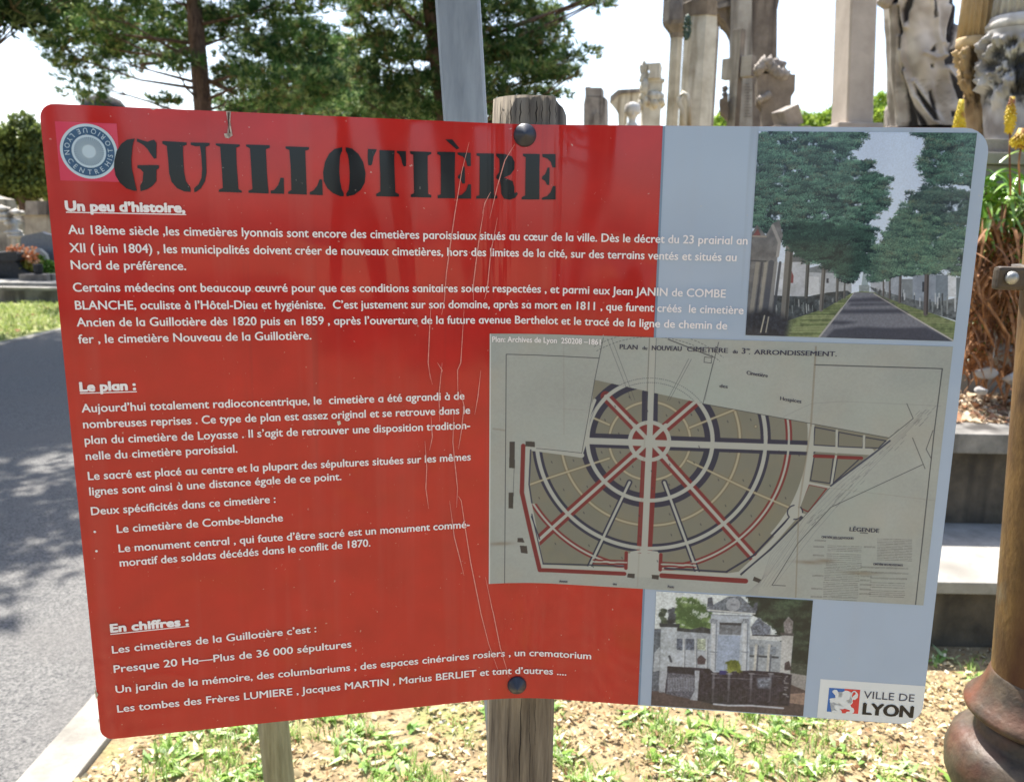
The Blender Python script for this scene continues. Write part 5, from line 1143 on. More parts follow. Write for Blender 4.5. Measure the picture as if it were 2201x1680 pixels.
for k in range(8): g.blob(tuple(at(*z3(1625 + 12 * k, 880 - 6 * k), Yv + .06)), .03, 1, .3, seed=k)
g.build('carved_foliage', M_grst, o)
g = MB(); slab(g, [(1780, 655), (1785, 490), (1800, 520), (1840, 580), (1905, 655)], z3, Yv, .12, .22); g.build('broken_shell', M_pale, o)
g = MB(); foot(z3, 1640, 1910, Yv, g, 1190, .5); g.build('plinth', M_brst, o)
Yv = 7.0; cb_ = at(*z3(1868, 1040), Yv); o = empty('tilted_stone_block', (cb_.x, Yv, 0), 'small grey stone block tilted to one side below the weathered urn', 'stone block')
u_ = .24415 * Yv / F; g = MB(); g.box((cb_.x, Yv, cb_.z), (170 * u_, .16, 165 * u_), rz=.35, ry=-.42, bev=.01); g.build('block', M_grst, o)
g = MB(); g.box((cb_.x + .02, Yv + .02, (cb_.z - .07) / 2), (.3, .26, cb_.z - .07), bev=.01); g.build('base', M_grst, o)
Yl = 7.8; o = empty('wall_bracket_planter', tuple(at(1555, 300, Yl)), 'small dark carved bracket with dry sprigs left of the stone cross', 'bracket'); 
g = MB(); slab(g, [(1275, 985), (1270, 880), (1300, 860), (1348, 845), (1348, 1060), (1310, 1010)], z3, Yl, .25); g.build('bracket', M_brst, o)
g = MB()
for k in range(12): g.blob(tuple(at(*z3(1305 + 30 * random.random(), 770 + 80 * random.random()), Yl + .1)), .018, 1, .5, seed=k)
g.build('sprigs', M_grst, o)
# smooth pillar
Yo = 6.5; u_ = .24415 * Yo / F; c = at(1840, 265, Yo); o = empty('smooth_obelisk', (c.x, Yo, 0), 'smooth plain tapering stone pillar, between the stone cross and the statue', 'obelisk')
bz = at(*z4(700, 1085), Yo).z; tz = 4.4
pB, pT = at(*z4(752, 1095), Yo), at(*z4(790, 0), Yo)
g = MB(); w = 225 * u_; dd = .30
for sx_, sy_ in ((0, 0),):
    lo, hi = [], []
    for z, lst in ((bz, lo), (tz, hi)):
        cx_ = pB.x + (pT.x - pB.x) * (z - pB.z) / (pT.z - pB.z); k = 1 - .03 * (z - bz)
        for q in ((-w / 2, 0), (-w / 2 + .012, -.012), (w / 2 - .012, -.012), (w / 2, 0), (w / 2, dd), (-w / 2, dd)): lst.append(g.bm.verts.new((cx_ + q[0] * k, Yo + q[1] * k, z)))
    for k in range(6): g.bm.faces.new((lo[k], lo[(k + 1) % 6], hi[(k + 1) % 6], hi[k]))
    g.bm.faces.new(hi); g.bm.faces.new(lo[::-1])
g.build('shaft', M_smooth, o)
g = MB(); g.box((pB.x - .01, Yo + .15, bz - .05), (w + .14, dd + .12, .10), bev=.01); g.box((pB.x - .01, Yo + .15, (bz - .1) / 2), (w + .34, dd + .3, bz - .1), bev=.015); g.build('plinth', M_smooth, o)
# ------------------------------------------------------------------ draped statue
Yt = 5.6; u_ = .24415 * Yt / F; c = at(*z4(1380, 1100), Yt); o = empty('draped_statue', (c.x, Yt, 0), 'pale stone statue in heavy draped robe with black rain streaks, cut by the picture top', 'statue')
M_stat = noise_mat('marble_sooty', lin(176, 170, 162), lin(206, 200, 192), 3, .7, 6, bump=.003, bscale=20, c3=lin(150, 140, 128), s3=2)
M_soot = noise_mat('soot', lin(20, 20, 24), lin(48, 46, 46), 18, .9)
zb = at(*z4(1380, 1125), Yt).z
def sd_poly(X, Y, pts):
    d = np.full(X.shape, 1e9)
    for (xa, ya), (xb, yb) in zip(pts[:-1], pts[1:]):
        vx, vy = xb - xa, yb - ya; t = np.clip(((X - xa) * vx + (Y - ya) * vy) / (vx * vx + vy * vy + 1e-9), 0, 1); d = np.minimum(d, np.hypot(X - xa - t * vx, Y - ya - t * vy))
    return d
def inside(X, Y, pts):
    ins = np.zeros(X.shape, bool)
    for (xa, ya), (xb, yb) in zip(pts, pts[1:] + pts[:1]):
        if ya != yb: ins ^= ((ya > Y) != (yb > Y)) & (X < (xb - xa) * (Y - ya) / (yb - ya) + xa)
    return ins
def soft(X, Y, pts, w): # 1 inside a traced mark, fading over w outside it
    d = sd_poly(X, Y, pts + pts[:1]); return np.clip(.5 + np.where(inside(X, Y, pts), d, -d) / w, 0, 1)
def n3(P, f, seed):
    r = np.random.default_rng(seed); o = 0
    for k in range(5):
        w = r.normal(0, 1, (3, 3)); q = P * f * 1.7 ** k; o = o + .62 ** k * np.sin(q @ w[0] + r.uniform(0, 6)) * np.sin(q @ w[1] + r.uniform(0, 6) + 1.3 * np.sin(q @ w[2]))
    return o
def carved(name, parent, mat, cvf, Y, rows, nz, na, disp, soot_shade, ztop, zbot, dep=.85, basecol=(150, 142, 132), hi=(196, 190, 182), darkc=(34, 32, 34)):
    """round carved body whose left and right outline run through traced rows (y, left, right); dark marks are soot, a darker tone in hollows and painted niche shade"""
    ys = [r[0] for r in rows]; zr = [at(*cvf((r[1] + r[2]) / 2, r[0]), Y).z for r in rows]; xl = [at(*cvf(r[1], r[0]), Y).x for r in rows]; xr = [at(*cvf(r[2], r[0]), Y).x for r in rows]
    o_ = np.argsort(zr); zr, xl, xr = np.array(zr)[o_], np.array(xl)[o_], np.array(xr)[o_]; zs = np.linspace(zbot, ztop, nz); a = np.linspace(0, 2 * np.pi, na, endpoint=False)
    cx_ = (np.interp(zs, zr, xl) + np.interp(zs, zr, xr)) / 2; rx_ = (np.interp(zs, zr, xr) - np.interp(zs, zr, xl)) / 2
    cy_ = Y + float(rx_.mean()) * dep * .35
    def pos(dd): return np.stack([cx_[:, None] + (rx_[:, None] + dd) * np.cos(a), cy_ + (rx_[:, None] * dep + dd) * np.sin(a), zs[:, None] + 0 * a], -1)
    P0 = pos(0); X, Yy = project(P0); inv = (1 / .24415) ; tx, ty = (X - cvf(0, 0)[0]) * inv, (Yy - cvf(0, 0)[1]) * inv
    front = np.clip(-np.sin(a), 0, 1)[None] * np.ones_like(tx); dd = disp(tx, ty, P0, a[None] + 0 * tx) ; P = pos(dd); st = np.clip(soot_shade(tx, ty, P0, dd) , 0, 1)[..., None]
    n_ = (n3(P0.reshape(-1, 3), 9, 4).reshape(tx.shape) * .5 + .5).clip(0, 1)[..., None]; col = (np.array(lin(*basecol)) * (1 - n_) + np.array(lin(*hi)) * n_) * (1 - st) + np.array(lin(*darkc)) * st
    i = np.arange(nz * na).reshape(nz, na); i2 = np.roll(i, -1, 1); Fc = np.stack([i[:-1].ravel(), i2[:-1].ravel(), i2[1:].ravel(), i[1:].ravel()], 1)
    return npmesh(name, P.reshape(-1, 3), Fc, mat, parent, col.reshape(-1, 3), smooth=True)
M_carve = attr_mat('carved_stone', .85, .3)
FOLDS = [([(1110, 0), (1118, 130), (1160, 240)], 9, 22), ([(1125, 330), (1150, 560), (1200, 800), (1290, 1110)], 12, 26), ([(1165, 640), (1250, 860), (1390, 1040), (1450, 1110)], 10, 24), ([(1240, 720), (1330, 880), (1400, 960), (1470, 1080)], 8, 22), ([(1610, 240), (1560, 340), (1500, 500)], 9, 24), ([(1540, 60), (1500, 250), (1480, 380)], 9, 22), ([(1590, 60), (1560, 200), (1530, 300)], 8, 18), ([(1500, 620), (1600, 760), (1660, 900), (1700, 1100)], 12, 34), ([(1060, 60), (1070, 500), (1110, 1110)], 14, 34), ([(1400, 0), (1430, 120), (1440, 320), (1470, 480)], 6, 20), ([(1330, 480), (1410, 520), (1490, 500)], 6, 18)]
DARKS = [[(1175, -60), (1235, -60), (1215, 60), (1185, 110), (1180, 170), (1160, 235), (1150, 190), (1135, 100), (1150, 40)], [(1100, 60), (1112, 60), (1130, 300), (1135, 440), (1118, 430), (1100, 250)], [(1395, -60), (1420, -60), (1432, 60), (1428, 150), (1412, 160), (1405, 60)], [(1420, 400), (1420, 440), (1400, 465), (1365, 460), (1385, 425)],
    [(1365, 575), (1390, 570), (1395, 600), (1375, 605)], [(1560, -60), (1600, 0), (1612, 200), (1575, 280), (1545, 360), (1520, 450), (1600, 420), (1600, 560), (1500, 580), (1492, 520), (1530, 380), (1490, 360), (1500, 260), (1540, 120)], [(1505, 640), (1560, 680), (1610, 760), (1640, 880), (1600, 880), (1550, 760)], [(1148, 570), (1165, 600), (1190, 760), (1230, 900), (1285, 1130), (1180, 1130), (1175, 900), (1155, 700)],
    [(1245, 750), (1300, 830), (1380, 940), (1360, 800), (1385, 790), (1420, 900), (1435, 1060), (1400, 1060), (1330, 960), (1262, 830)], [(1210, 880), (1260, 960), (1330, 1060), (1370, 1130), (1310, 1130), (1250, 1020)], [(1545, 985), (1600, 985), (1600, 1030), (1560, 1035)], [(1015, -60), (1100, -60), (1100, 20), (1040, 40)]]
def st_disp(tx, ty, P, a):
    d = .004 * np.sin(9 * a + 3 * P[..., 2]) + .003 * n3(P.reshape(-1, 3), 6, 2).reshape(tx.shape)
    fr = np.clip(-np.sin(a) * 2.2, 0, 1)
    for pts, h, w in FOLDS: q = sd_poly(tx, ty, pts); d = d + fr * (h * .0032 * np.exp(-(q / w) ** 2))
    for pl in DARKS: c_ = np.array(pl).mean(0); q = soft(tx, ty, pl, 26); d = d - fr * .020 * q
    d = d + fr * .05 * np.exp(-((tx - 1330) / 110) ** 2 - ((ty - 520) / 190) ** 2) + fr * .03 * np.exp(-((tx - 1540) / 80) ** 2 - ((ty - 900) / 190) ** 2) - fr * .02 * np.exp(-((tx - 1430) / 40) ** 2 - ((ty - 800) / 160) ** 2)
    return d
def st_stain(tx, ty, P, dd):
    s_ = 0 * tx; nn_ = n3(P.reshape(-1, 3), 26, 7).reshape(tx.shape); X2, Y2_ = tx + 5 * nn_, ty + 5 * nn_
    for pl in DARKS: s_ = np.maximum(s_, soft(X2, Y2_, pl, 16) * .96)
    s_ = np.maximum(s_, .35 * (tx < 1100) * (P[..., 2] > 0)); s_ = np.maximum(s_, np.clip(.45 * nn_ + .1 * np.sin(tx / 23.), 0, .5) * (ty > 700) * .7)
    return s_
rows = [(1200, 1090, 1760), (1100, 1080, 1745), (900, 1062, 1712), (800, 1058, 1692), (620, 1052, 1665), (450, 1046, 1650), (300, 1040, 1632), (150, 1028, 1615), (0, 1018, 1603), (-150, 1010, 1590), (-500, 1040, 1560), (-900, 1120, 1500), (-1100, 1200, 1420)]
zt1 = at(*z4(1300, -1100), Yt).z
carved('robed_body', o, M_carve, z4, Yt, rows, 420, 420, st_disp, st_stain, zt1, zb)
g = MB(); hc = at(*z4(1300, -1100), Yt); g.lathe([(.05, -.1), (.055, .02), (.085, .07), (.10, .14), (.095, .20), (.06, .26), (.02, .28)], (hc.x, Yt + .1, hc.z), 24, noise=.03); g.build('head', M_pale, o)
g = MB(); g.lathe([(.16, -.10), (.14, -.03), (.06, .0)], (hc.x, Yt + .1, hc.z), 24); g.build('shoulders', M_pale, o)
g = MB(); g.tube([tuple(at(*z4(1000, -30), Yt)), tuple(at(*z4(980, 20), Yt - .02)), tuple(at(*z4(950, 12), Yt - .05)), tuple(at(*z4(925, -10), Yt - .05))], [.05, .045, .035, .02], 10); g.tube([tuple(at(*z4(1180, -500), Yt + .1)), tuple(at(*z4(1040, -260), Yt + .05)), tuple(at(*z4(1000, -30), Yt))], [.07, .055, .05], 10); g.build('forearm', M_grst, o)
g = MB(); g.box((c.x + .02, Yt + .22, zb / 2), (.66, .56, zb - .002), bev=.02); g.build('pedestal', M_grst, o)
o = empty('grey_headstone', tuple(at(1922, 268, 7.3)), 'rounded grey headstone edge beside the statue’s robe', 'headstone'); g = MB(); slab(g, [(1000, 1250), (1000, 960), (1015, 920), (1050, 905), (1100, 905), (1140, 960), (1140, 1250)], z4, 7.3, .15); g.build('slab', M_grst, o)
g = MB(); foot(z4, 980, 1160, 7.3, g, 1240, .3); g.build('base', M_grst, o)
# ------------------------------------------------------------------ column tomb
Yk = 4.75; u_ = .24415 * Yk / F; c = at(2150, 330, Yk)
def zk(y, x=1800): return at(*z4(x, y), Yk).z
def ornate(cx_, cy_, r, prof, seed, n, rb, y0, y1, mat, nm, parent):
    g = MB(); g.lathe(prof, (cx_, cy_, 0), 28, noise=.07); rr = random.Random(seed)
    for k in range(n):
        a = rr.uniform(math.pi, 2 * math.pi) if k % 3 else rr.uniform(0, math.pi); zz = rr.uniform(y1, y0); g.blob((cx_ + r * math.cos(a) * rr.uniform(.86, 1.05), cy_ + r * math.sin(a) * rr.uniform(.86, 1.05), zz), rb * rr.uniform(.5, 1.2), 1, .4, (1, .8, rr.uniform(.7, 1.6)), k)
    g.build(nm, mat, parent)
o = empty('columned_tomb', (c.x, Yk, 0), 'two fluted columns over carved leafwork, one ochre and one grey, at the right edge', 'tomb')
ca_ = at(*z4(1790, 200), Yk + .12); ra = 146 * u_
g = MB(); g.lathe([(ra, zk(300), 1), (ra * .98, zk(0), 1), (ra * .93, 3.6, 1)], (ca_.x, ca_.y, 0), 240, flutes=20, fd=.022); g.build('fluted_column', M_tan, o)
g = MB(); g.lathe([(ra * .9, zk(395)), (ra * .95, zk(385)), (ra * 1.02, zk(350)), (ra * .98, zk(325)), (ra * 1.0, zk(298))], (ca_.x, ca_.y, 0), 40); g.build('column_ring', M_tan, o)
def orn_disp(am, f, sd, y0, y1):
    def fn(tx, ty, P, a):
        w = np.clip((ty - y0) / 30, 0, 1) * np.clip((y1 - ty) / 200, .12, 1); q = n3(P.reshape(-1, 3), f, sd).reshape(tx.shape); q2 = n3(P.reshape(-1, 3), f * 2.3, sd + 1).reshape(tx.shape)
        return am * w * (np.abs(q) ** .6 * np.sign(q) + .5 * q2)
    return fn
def orn_soot_shade(polys_, th=-.35, f=22, sd=5, amt=.6):  # darker colour for hollows, soot and the niche's painted shade
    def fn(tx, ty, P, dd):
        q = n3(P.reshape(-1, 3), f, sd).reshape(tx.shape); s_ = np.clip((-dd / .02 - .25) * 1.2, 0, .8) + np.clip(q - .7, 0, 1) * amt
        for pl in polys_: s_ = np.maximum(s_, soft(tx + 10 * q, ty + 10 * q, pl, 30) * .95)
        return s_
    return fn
carved('carved_leafwork', o, M_carve, z4, Yk + .08, [(2600, 1700, 1880), (1130, 1700, 1882), (850, 1690, 1885), (700, 1665, 1895), (500, 1648, 1905), (392, 1650, 1900)], 200, 220, orn_disp(.024, 20, 3, 400, 1000), orn_soot_shade([[(1830, 470), (1960, 500), (1960, 1130), (1835, 1130), (1855, 900), (1815, 760), (1845, 620)]]), zk(392), 0, 1, (128, 104, 74), (190, 166, 128), (40, 32, 26))
cg = at(*z4(2165, 200), Yk - .05); rg = 215 * u_
g = MB(); g.lathe([(rg, zk(175), 1), (rg * .98, zk(0), 1), (rg * .94, 3.6, 1)], (cg.x, cg.y, 0), 264, flutes=22, fd=.026); g.build('fluted_column', M_pale, o)
g = MB(); g.lathe([(rg * 1.05, zk(300)), (rg * 1.13, zk(280)), (rg * 1.15, zk(235)), (rg * 1.05, zk(205)), (rg * 1.02, zk(172))], (cg.x, cg.y, 0), 48); g.build('column_ring', M_pale, o)
carved('carved_leafwork', o, M_carve, z4, Yk - .12, [(2600, 1935, 2400), (1200, 1930, 2400), (900, 1915, 2410), (600, 1900, 2420), (400, 1915, 2430), (296, 1940, 2400)], 220, 320, orn_disp(.028, 16, 8, 305, 1000), orn_soot_shade([[(2105, 520), (2150, 470), (2215, 455), (2300, 520), (2300, 780), (2190, 800), (2110, 770), (2125, 650)]]), zk(296), 0, 1, (132, 128, 126), (186, 184, 182), (34, 36, 40))  # the niche is not hollowed out; its shade is a painted dark patch
zt_ = at(2140, 300, 4.35).z
g = MB()
for k, (dz, gr) in enumerate(((.07, 0), (.06, .05), (.09, .02), (.05, .10))):
    z1 = zt_ - sum((.07, .06, .09, .05)[:k]); g.box((3.35, 5.0 - gr / 2, z1 - dz / 2), (2.05 + gr, 1.4 + gr, dz - .002), bev=.006)
zr = zt_ - .27; g.box((3.35, 5.0, zr / 2), (2.0, 1.36, zr - .002), bev=.01); g.build('stepped_base', M_grst, o)

# ------------------------------------------------------------------ kerbed grave bed on the right
M_kerb = stone('grave_kerb', (92, 90, 86), (140, 136, 130), (70, 66, 60), (56, 52, 48), 7, .003)
M_kdark = stone('mossy_kerb', (58, 52, 44), (100, 90, 76), (44, 42, 30), (34, 31, 28), 6, .006)
M_slabd = noise_mat('worn_slab', lin(128, 125, 118), lin(160, 156, 149), 12, .8, 8, bump=.002, c3=lin(92, 88, 80), s3=3)
bx0, bx1 = 1.25, 4.6
o = empty('kerbed_grave', (2.2, 3.0, 0), 'raised kerbed grave with a pale stone step, at the right between board and rusty post', 'grave')
g = MB(); g.box(((bx0 + bx1) / 2, 3.20, .245), (bx1 - bx0, .90, .045), bev=.004); g.build('step_slab', M_slabd, o)
g = MB(); g.box(((bx0 + bx1) / 2 + .01, 3.21, .11), (bx1 - bx0 - .03, .86, .224), bev=.004); g.build('step_base', M_kdark, o)
g = MB(); g.box(((bx0 + bx1) / 2, 3.345 + .07, .635), (bx1 - bx0 - .06, .21, .085), bev=.006); g.build('coping', M_kerb, o)
g = MB(); g.box(((bx0 + bx1) / 2, 3.37 + .07, .43), (bx1 - bx0 - .12, .16, .325), bev=.004); g.build('wall', M_kdark, o)
g = MB(); g.box(((bx0 + bx1) / 2, 3.84, .62), (bx1 - bx0 - .2, .66, .1)); g.build('soil_fill', M_soil, o)
def chips(name, n, xr, yr, zf, sz, pal, seed, parent=None, tilt=.5, mat=None, dens=None):
    rng = np.random.default_rng(seed); x = rng.uniform(*xr, n); y = rng.uniform(*yr, n)
    if dens is not None: k = dens(x, y, rng); x, y = x[k], y[k]; n = len(x)
    s_ = rng.uniform(*sz, n) * rng.choice([1, 1, 1.6], n); a = rng.uniform(0, 6.28, n); asp = rng.uniform(.3, .9, n); z = zf + rng.uniform(.002, .018, n)
    ux, uy = np.cos(a), np.sin(a); tz = rng.normal(0, tilt, n); tw = rng.normal(0, tilt, n)
    c_ = np.stack([x, y, z], 1); U = np.stack([ux, uy, tz * .6], 1); Wv = np.stack([-uy, ux, tw * .6], 1)
    cu = rng.uniform(-.25, .35, n)[:, None] * s_[:, None] * np.array([0, 0, 1])
    V = np.stack([c_ - U * s_[:, None] * .5, c_ - Wv * (s_ * asp)[:, None] * .35 + cu, c_ + U * s_[:, None] * .5, c_ + Wv * (s_ * asp)[:, None] * .4 + cu], 1).reshape(-1, 3)
    V[:, 2] = np.maximum(V[:, 2], zf + .001)
    pal = np.array(pal); col = pal[rng.integers(0, len(pal), n)] * rng.uniform(.7, 1.2, (n, 1)); f = np.arange(4 * n).reshape(-1, 4)
    return npmesh(name, V, np.concatenate([f[:, [0, 1, 2]], f[:, [0, 2, 3]]]), mat or M_lit, parent, np.repeat(col, 4, 0))
M_lit = attr_mat('dry_leaves', .8, .2, trans=.15)
PAL = [lin(196, 172, 140), lin(214, 196, 166), lin(176, 140, 112), lin(150, 112, 86), lin(228, 214, 192), lin(128, 92, 66), lin(200, 180, 160)]
tag(chips('leaf_litter', 6500, (1.35, 4.5), (3.5, 4.2), .67, (.015, .05), PAL, 41), 'dry leaves and chips lying in the kerbed grave bed', 'leaf litter', kind='stuff')
PAL2 = [lin(182, 162, 122), lin(208, 194, 158), lin(160, 134, 98), lin(222, 214, 190), lin(138, 108, 76), lin(190, 172, 132), lin(112, 82, 54), lin(172, 150, 110), lin(198, 186, 154), lin(150, 138, 96)]
def dn(x, y, r): return (x > -1.1 + .05 * np.sin(y * 9)) & (r.random(len(x)) < np.where(y < 3.4, 1, .45))
def dn2(x, y, r):
    q = np.sin(x * 5.3 + 1) * np.sin(y * 6.1 + .5) + .7 * np.sin(x * 11 + y * 7); return dn(x, y, r) & ((q > -.15) | (r.random(len(x)) < .35)) & ~((y > 2.75) & (x > 1.2) & (y < 4.4))
tag(chips('leaf_litter', 90000, (-1.15, 2.6), (1.1, 6.0), .0, (.006, .021), PAL2, 42, dens=dn2), 'dry leaves, bark chips and pale gravel strewn between the weeds', 'leaf litter', kind='stuff')
tag(chips('leaf_litter', 900, (-8.6, -6.2), (7, 30), .006, (.03, .10), [lin(110, 80, 56), lin(140, 100, 70), lin(80, 58, 44)], 43), 'brown fallen leaves on the far strip of lawn', 'leaf litter', kind='stuff')
# weeds
def blades(name, P, n_each, ln, wd, cols, seed, lean=.5, segs=3, up=1.0):
    rng = np.random.default_rng(seed); c_ = np.repeat(P, n_each, 0); n = len(c_); c_ = c_ + np.concatenate([rng.normal(0, .012, (n, 2)), np.zeros((n, 1))], 1); a = rng.uniform(0, 6.28, n); L = ln * rng.uniform(.5, 1.2, n); h = np.stack([np.cos(a), np.sin(a), 0 * a], 1); s_ = np.stack([-np.sin(a), np.cos(a), 0 * a], 1); le = lean * rng.uniform(.3, 1.3, n)
    prof = {3: [.7, 1.0, .0], 4: [.5, 1.0, .8, .0]}[segs]; V = []
    for k in range(segs + 0):
        t = k / (segs - 1); p = c_ + h * (L * le * t ** 1.5)[:, None] + np.array([0, 0, 1]) * (L * up * (t - .35 * le * t * t))[:, None]; w = (wd * prof[k] * rng.uniform(.8, 1.2, n))[:, None] * .5
        V += [p - s_ * w, p + s_ * w]
    V = np.stack(V, 1).reshape(-1, 3); b = np.arange(n)[:, None] * 2 * segs; Fc = np.concatenate([b + np.array([2 * k, 2 * k + 1, 2 * k + 3, 2 * k + 2]) for k in range(segs - 1)]); cols = np.array(cols); col = cols[rng.integers(0, len(cols), n)] * rng.uniform(.75, 1.25, (n, 1))
    return V, Fc, np.repeat(col, 2 * segs, 0)
rng = np.random.default_rng(77)
def patch(n, seed, th):
    r = np.random.default_rng(seed); x, y = r.uniform(-1.05, 2.5, n), r.uniform(1.1, 6, n); q = np.sin(x * 4.1 + 2 + .8 * np.sin(y * 3)) * np.sin(y * 5.2 + 1.1 * np.sin(x * 4)) + .5 * np.sin(x * 13 + y * 9)
    k = ((q > th) | (r.random(n) < .07)) & ~((y > 2.7) & (x > 1.2)) & (x > -1.0) & ((x < .95) | (r.random(n) < .35)); return np.stack([x[k], y[k], 0 * x[k]], 1)
GR = [lin(132, 164, 74), lin(160, 186, 104), lin(108, 142, 58), lin(186, 206, 136)]
V, Fc, cl = blades('g', patch(12000, 5, -.12), 8, .045, .0036, GR, 6, .7)
tag(npmesh('grass', V, Fc, M_leaf, None, cl), 'short fresh green grass tufts growing through the litter', 'grass', kind='stuff')
V, Fc, cl = blades('w', patch(4200, 15, -.05), 6, .042, .016, GR[:2] + [lin(186, 208, 150), lin(124, 160, 84), lin(206, 214, 176)], 9, 1.5, 4, .75)
tag(npmesh('weeds', V, Fc, M_leaf, None, cl), 'broad-leaved weeds in small rosettes under the board', 'weeds', kind='stuff')
V, Fc, cl = blades('w', np.stack([rng.uniform(-8.6, -6.2, 5000), rng.uniform(8.5, 20, 5000), 0 * np.zeros(5000)], 1), 5, .09, .012, [lin(150, 166, 90), lin(178, 184, 120), lin(120, 140, 70)], 19, .8)
tag(npmesh('grass', V, Fc, M_leaf, None, cl), 'dry sunlit grass on the strip beyond the road', 'grass', kind='stuff')
# rocks on the bed
M_rock = stone('rock', (140, 136, 132), (184, 180, 174), (110, 104, 98), None, 9)
for i, (x, y, r, Y, lab) in enumerate(((2148, 758, 36, 3.9, 'largest grey rock in the bed, below the dry stems'), (2120, 800, 22, 3.75, 'grey rock with a flat top among the litter of the bed'), (2175, 812, 20, 3.7, 'small rock beside the rusty post on the bed'), (2108, 840, 14, 3.62, 'smallest pale rock near the coping of the bed'))):
    c = at(x, y, Y); rr_ = r * Y / F; o = empty('rock', (c.x, Y, .67), lab, 'rock', 'rocks in the grave bed'); g = MB(); 
    for q in range(16):
        v = Vector((random.gauss(0, 1), random.gauss(0, 1), random.gauss(0, 1))).normalized(); g.bm.verts.new((c.x + v.x * rr_ * 1.15, Y + v.y * rr_, max(.66 + rr_ * .4, c.z) + v.z * rr_ * .8))
    hull = bmesh.ops.convex_hull(g.bm, input=g.bm.verts[:]); bmesh.ops.bevel(g.bm, geom=g.bm.edges[:], offset=rr_ * .08, segments=1, affect='EDGES'); g.build('stone', M_rock, o)
# strap-leaved plant
def strap(mb, base, az, L, w, droop, up, rr, segs=9):
    d = Vector((math.cos(az), math.sin(az), 0)); s_ = Vector((-math.sin(az), math.cos(az), 0)); prev = None
    for k in range(segs + 1):
        t = k / segs; p = Vector(base) + d * (L * (t * .8 + .2 * t * t) * (1 - up * .5)) + Vector((0, 0, L * (up * t - droop * t * t))); ww = w * (math.sin(math.pi * min(1, t * .9 + .12)) ** .7 if t < 1 else .0) * .5
        q = (mb.bm.verts.new(p - s_ * ww + Vector((0, 0, ww * .5))), mb.bm.verts.new(p), mb.bm.verts.new(p + s_ * ww + Vector((0, 0, ww * .5))))
        if prev:
            for a, b in ((0, 1), (1, 2)): f = mb.bm.faces.new((prev[a], prev[b], q[b], q[a])); f.smooth = True; f.material_index = mb.mi
        prev = q
M_strap = noise_mat('strap_leaf', lin(70, 116, 36), lin(128, 170, 66), 8, .28, 4, c3=lin(160, 176, 90), s3=4, spec=.6)
M_dry = noise_mat('dry_stem', lin(92, 54, 30), lin(188, 136, 88), 16, .8, 6, stretch=(6, 6, 1), c3=lin(80, 42, 24), s3=4)
M_yel = noise_mat('yellow_bloom', lin(188, 160, 26), lin(214, 192, 54), 30, .6, 5, c3=lin(136, 78, 30), s3=16, t3=(.5, .66))
rr = random.Random(9); Yp = 3.95
pc = at(2175, 520, Yp); o = empty('flowering_aloe', (pc.x, Yp, .67), 'bushy strap-leaved green plant with brown dead stems and yellow flower spikes', 'plant')
g = MB()
for k in range(560):
    az = rr.uniform(0, 6.28); bx_, by_ = pc.x + rr.uniform(-.20, .45), Yp + rr.uniform(-.14, .2); bz_ = pc.z + rr.uniform(-.06, .30)
    strap(g, (bx_, by_, bz_), az, rr.uniform(.10, .28), rr.uniform(.014, .028), rr.uniform(.6, 1.5), rr.uniform(.2, .8), rr)
for (x, y, az, L) in ((2130, 365, .3, .3), (2150, 330, .1, .34), (2140, 400, 2.8, .22), (2160, 430, 3.0, .24), (2150, 470, 2.9, .26), (2190, 400, -2.6, .3)): strap(g, tuple(at(x, y + 20, Yp - .12)), az, L, .024, .6, .6, rr)
g.build('leaves', M_strap, o)
g = MB()
for k in range(60):
    x0, y0 = rr.uniform(2075, 2215), rr.uniform(430, 560); x1, y1 = x0 + rr.uniform(-70, 60), rr.uniform(620, 800); Yq = Yp + rr.uniform(-.18, .14); q = [(x0, y0), (x0 + rr.uniform(-34, 34), y0 * .6 + y1 * .4), (x1 + rr.uniform(-30, 30), y0 * .25 + y1 * .75), (x1, y1)]
    g.tube([tuple(at(a, b, Yq - .03 * i)) for i, (a, b) in enumerate(q)], [rr.uniform(.003, .007), rr.uniform(.003, .009), rr.uniform(.003, .008), .004], 6)
for k in range(900):
    a = rr.uniform(0, 6.28); p = at(rr.uniform(2050, 2225), rr.uniform(480, 800), Yp + rr.uniform(-.2, .2)); strap(g, tuple(p), a, rr.uniform(.05, .18), rr.uniform(.008, .022), rr.uniform(.2, 1.8), rr.uniform(-.4, .8), rr, 5)
g.build('dead_stems', M_dry, o)
g = MB()
for k in range(130): strap(g, tuple(at(rr.uniform(2080, 2215), rr.uniform(560, 780), Yp + rr.uniform(-.1, .3))), rr.uniform(0, 6.28), rr.uniform(.1, .2), .014, .7, .5, rr, 6)
g.build('lower_leaves', M_strap, o)
def spike(pts, r, nm_par, Y, body):
    g = MB(); g.tube([tuple(at(x, y, Y)) for x, y in pts], [.004] * len(pts), 6); st_ = g.build('flower_stalk', M_dry if body else M_strap, nm_par); return st_
def bloom(x, y0, y1, r, Y, seed, rnd=False):
    a, b = at(x, y0, Y), at(x + 3, y1, Y); q = MB(); rq = random.Random(seed); n = 70
    for k in range(n):
        t = k / n; ang_ = k * 2.4; rad_ = r * (math.sin(math.pi * (t * .85 + .12)) if rnd else (1 - t) ** .7 * .95 + .08); p = a.lerp(b, t); e = p + Vector((math.cos(ang_) * rad_, math.sin(ang_) * rad_, -r * .5 + (b.z - a.z) * .02))
        q.tube([tuple(p), tuple(p.lerp(e, .6) + Vector((0, 0, .004))), tuple(e)], [.005, .0055, .003], 5)
    q.lathe([(r * .62, a.z), (r * .7, a.z * .7 + b.z * .3), (r * .3, b.z)], ((a.x + b.x) / 2, Y, 0), 12, noise=.2)
    return q.build('bloom', M_yel, o)
spike([(2092, 420), (2070, 330), (2062, 268)], 0, o, 3.7, False); bloom(2062, 276, 214, .030, 3.7, 1)
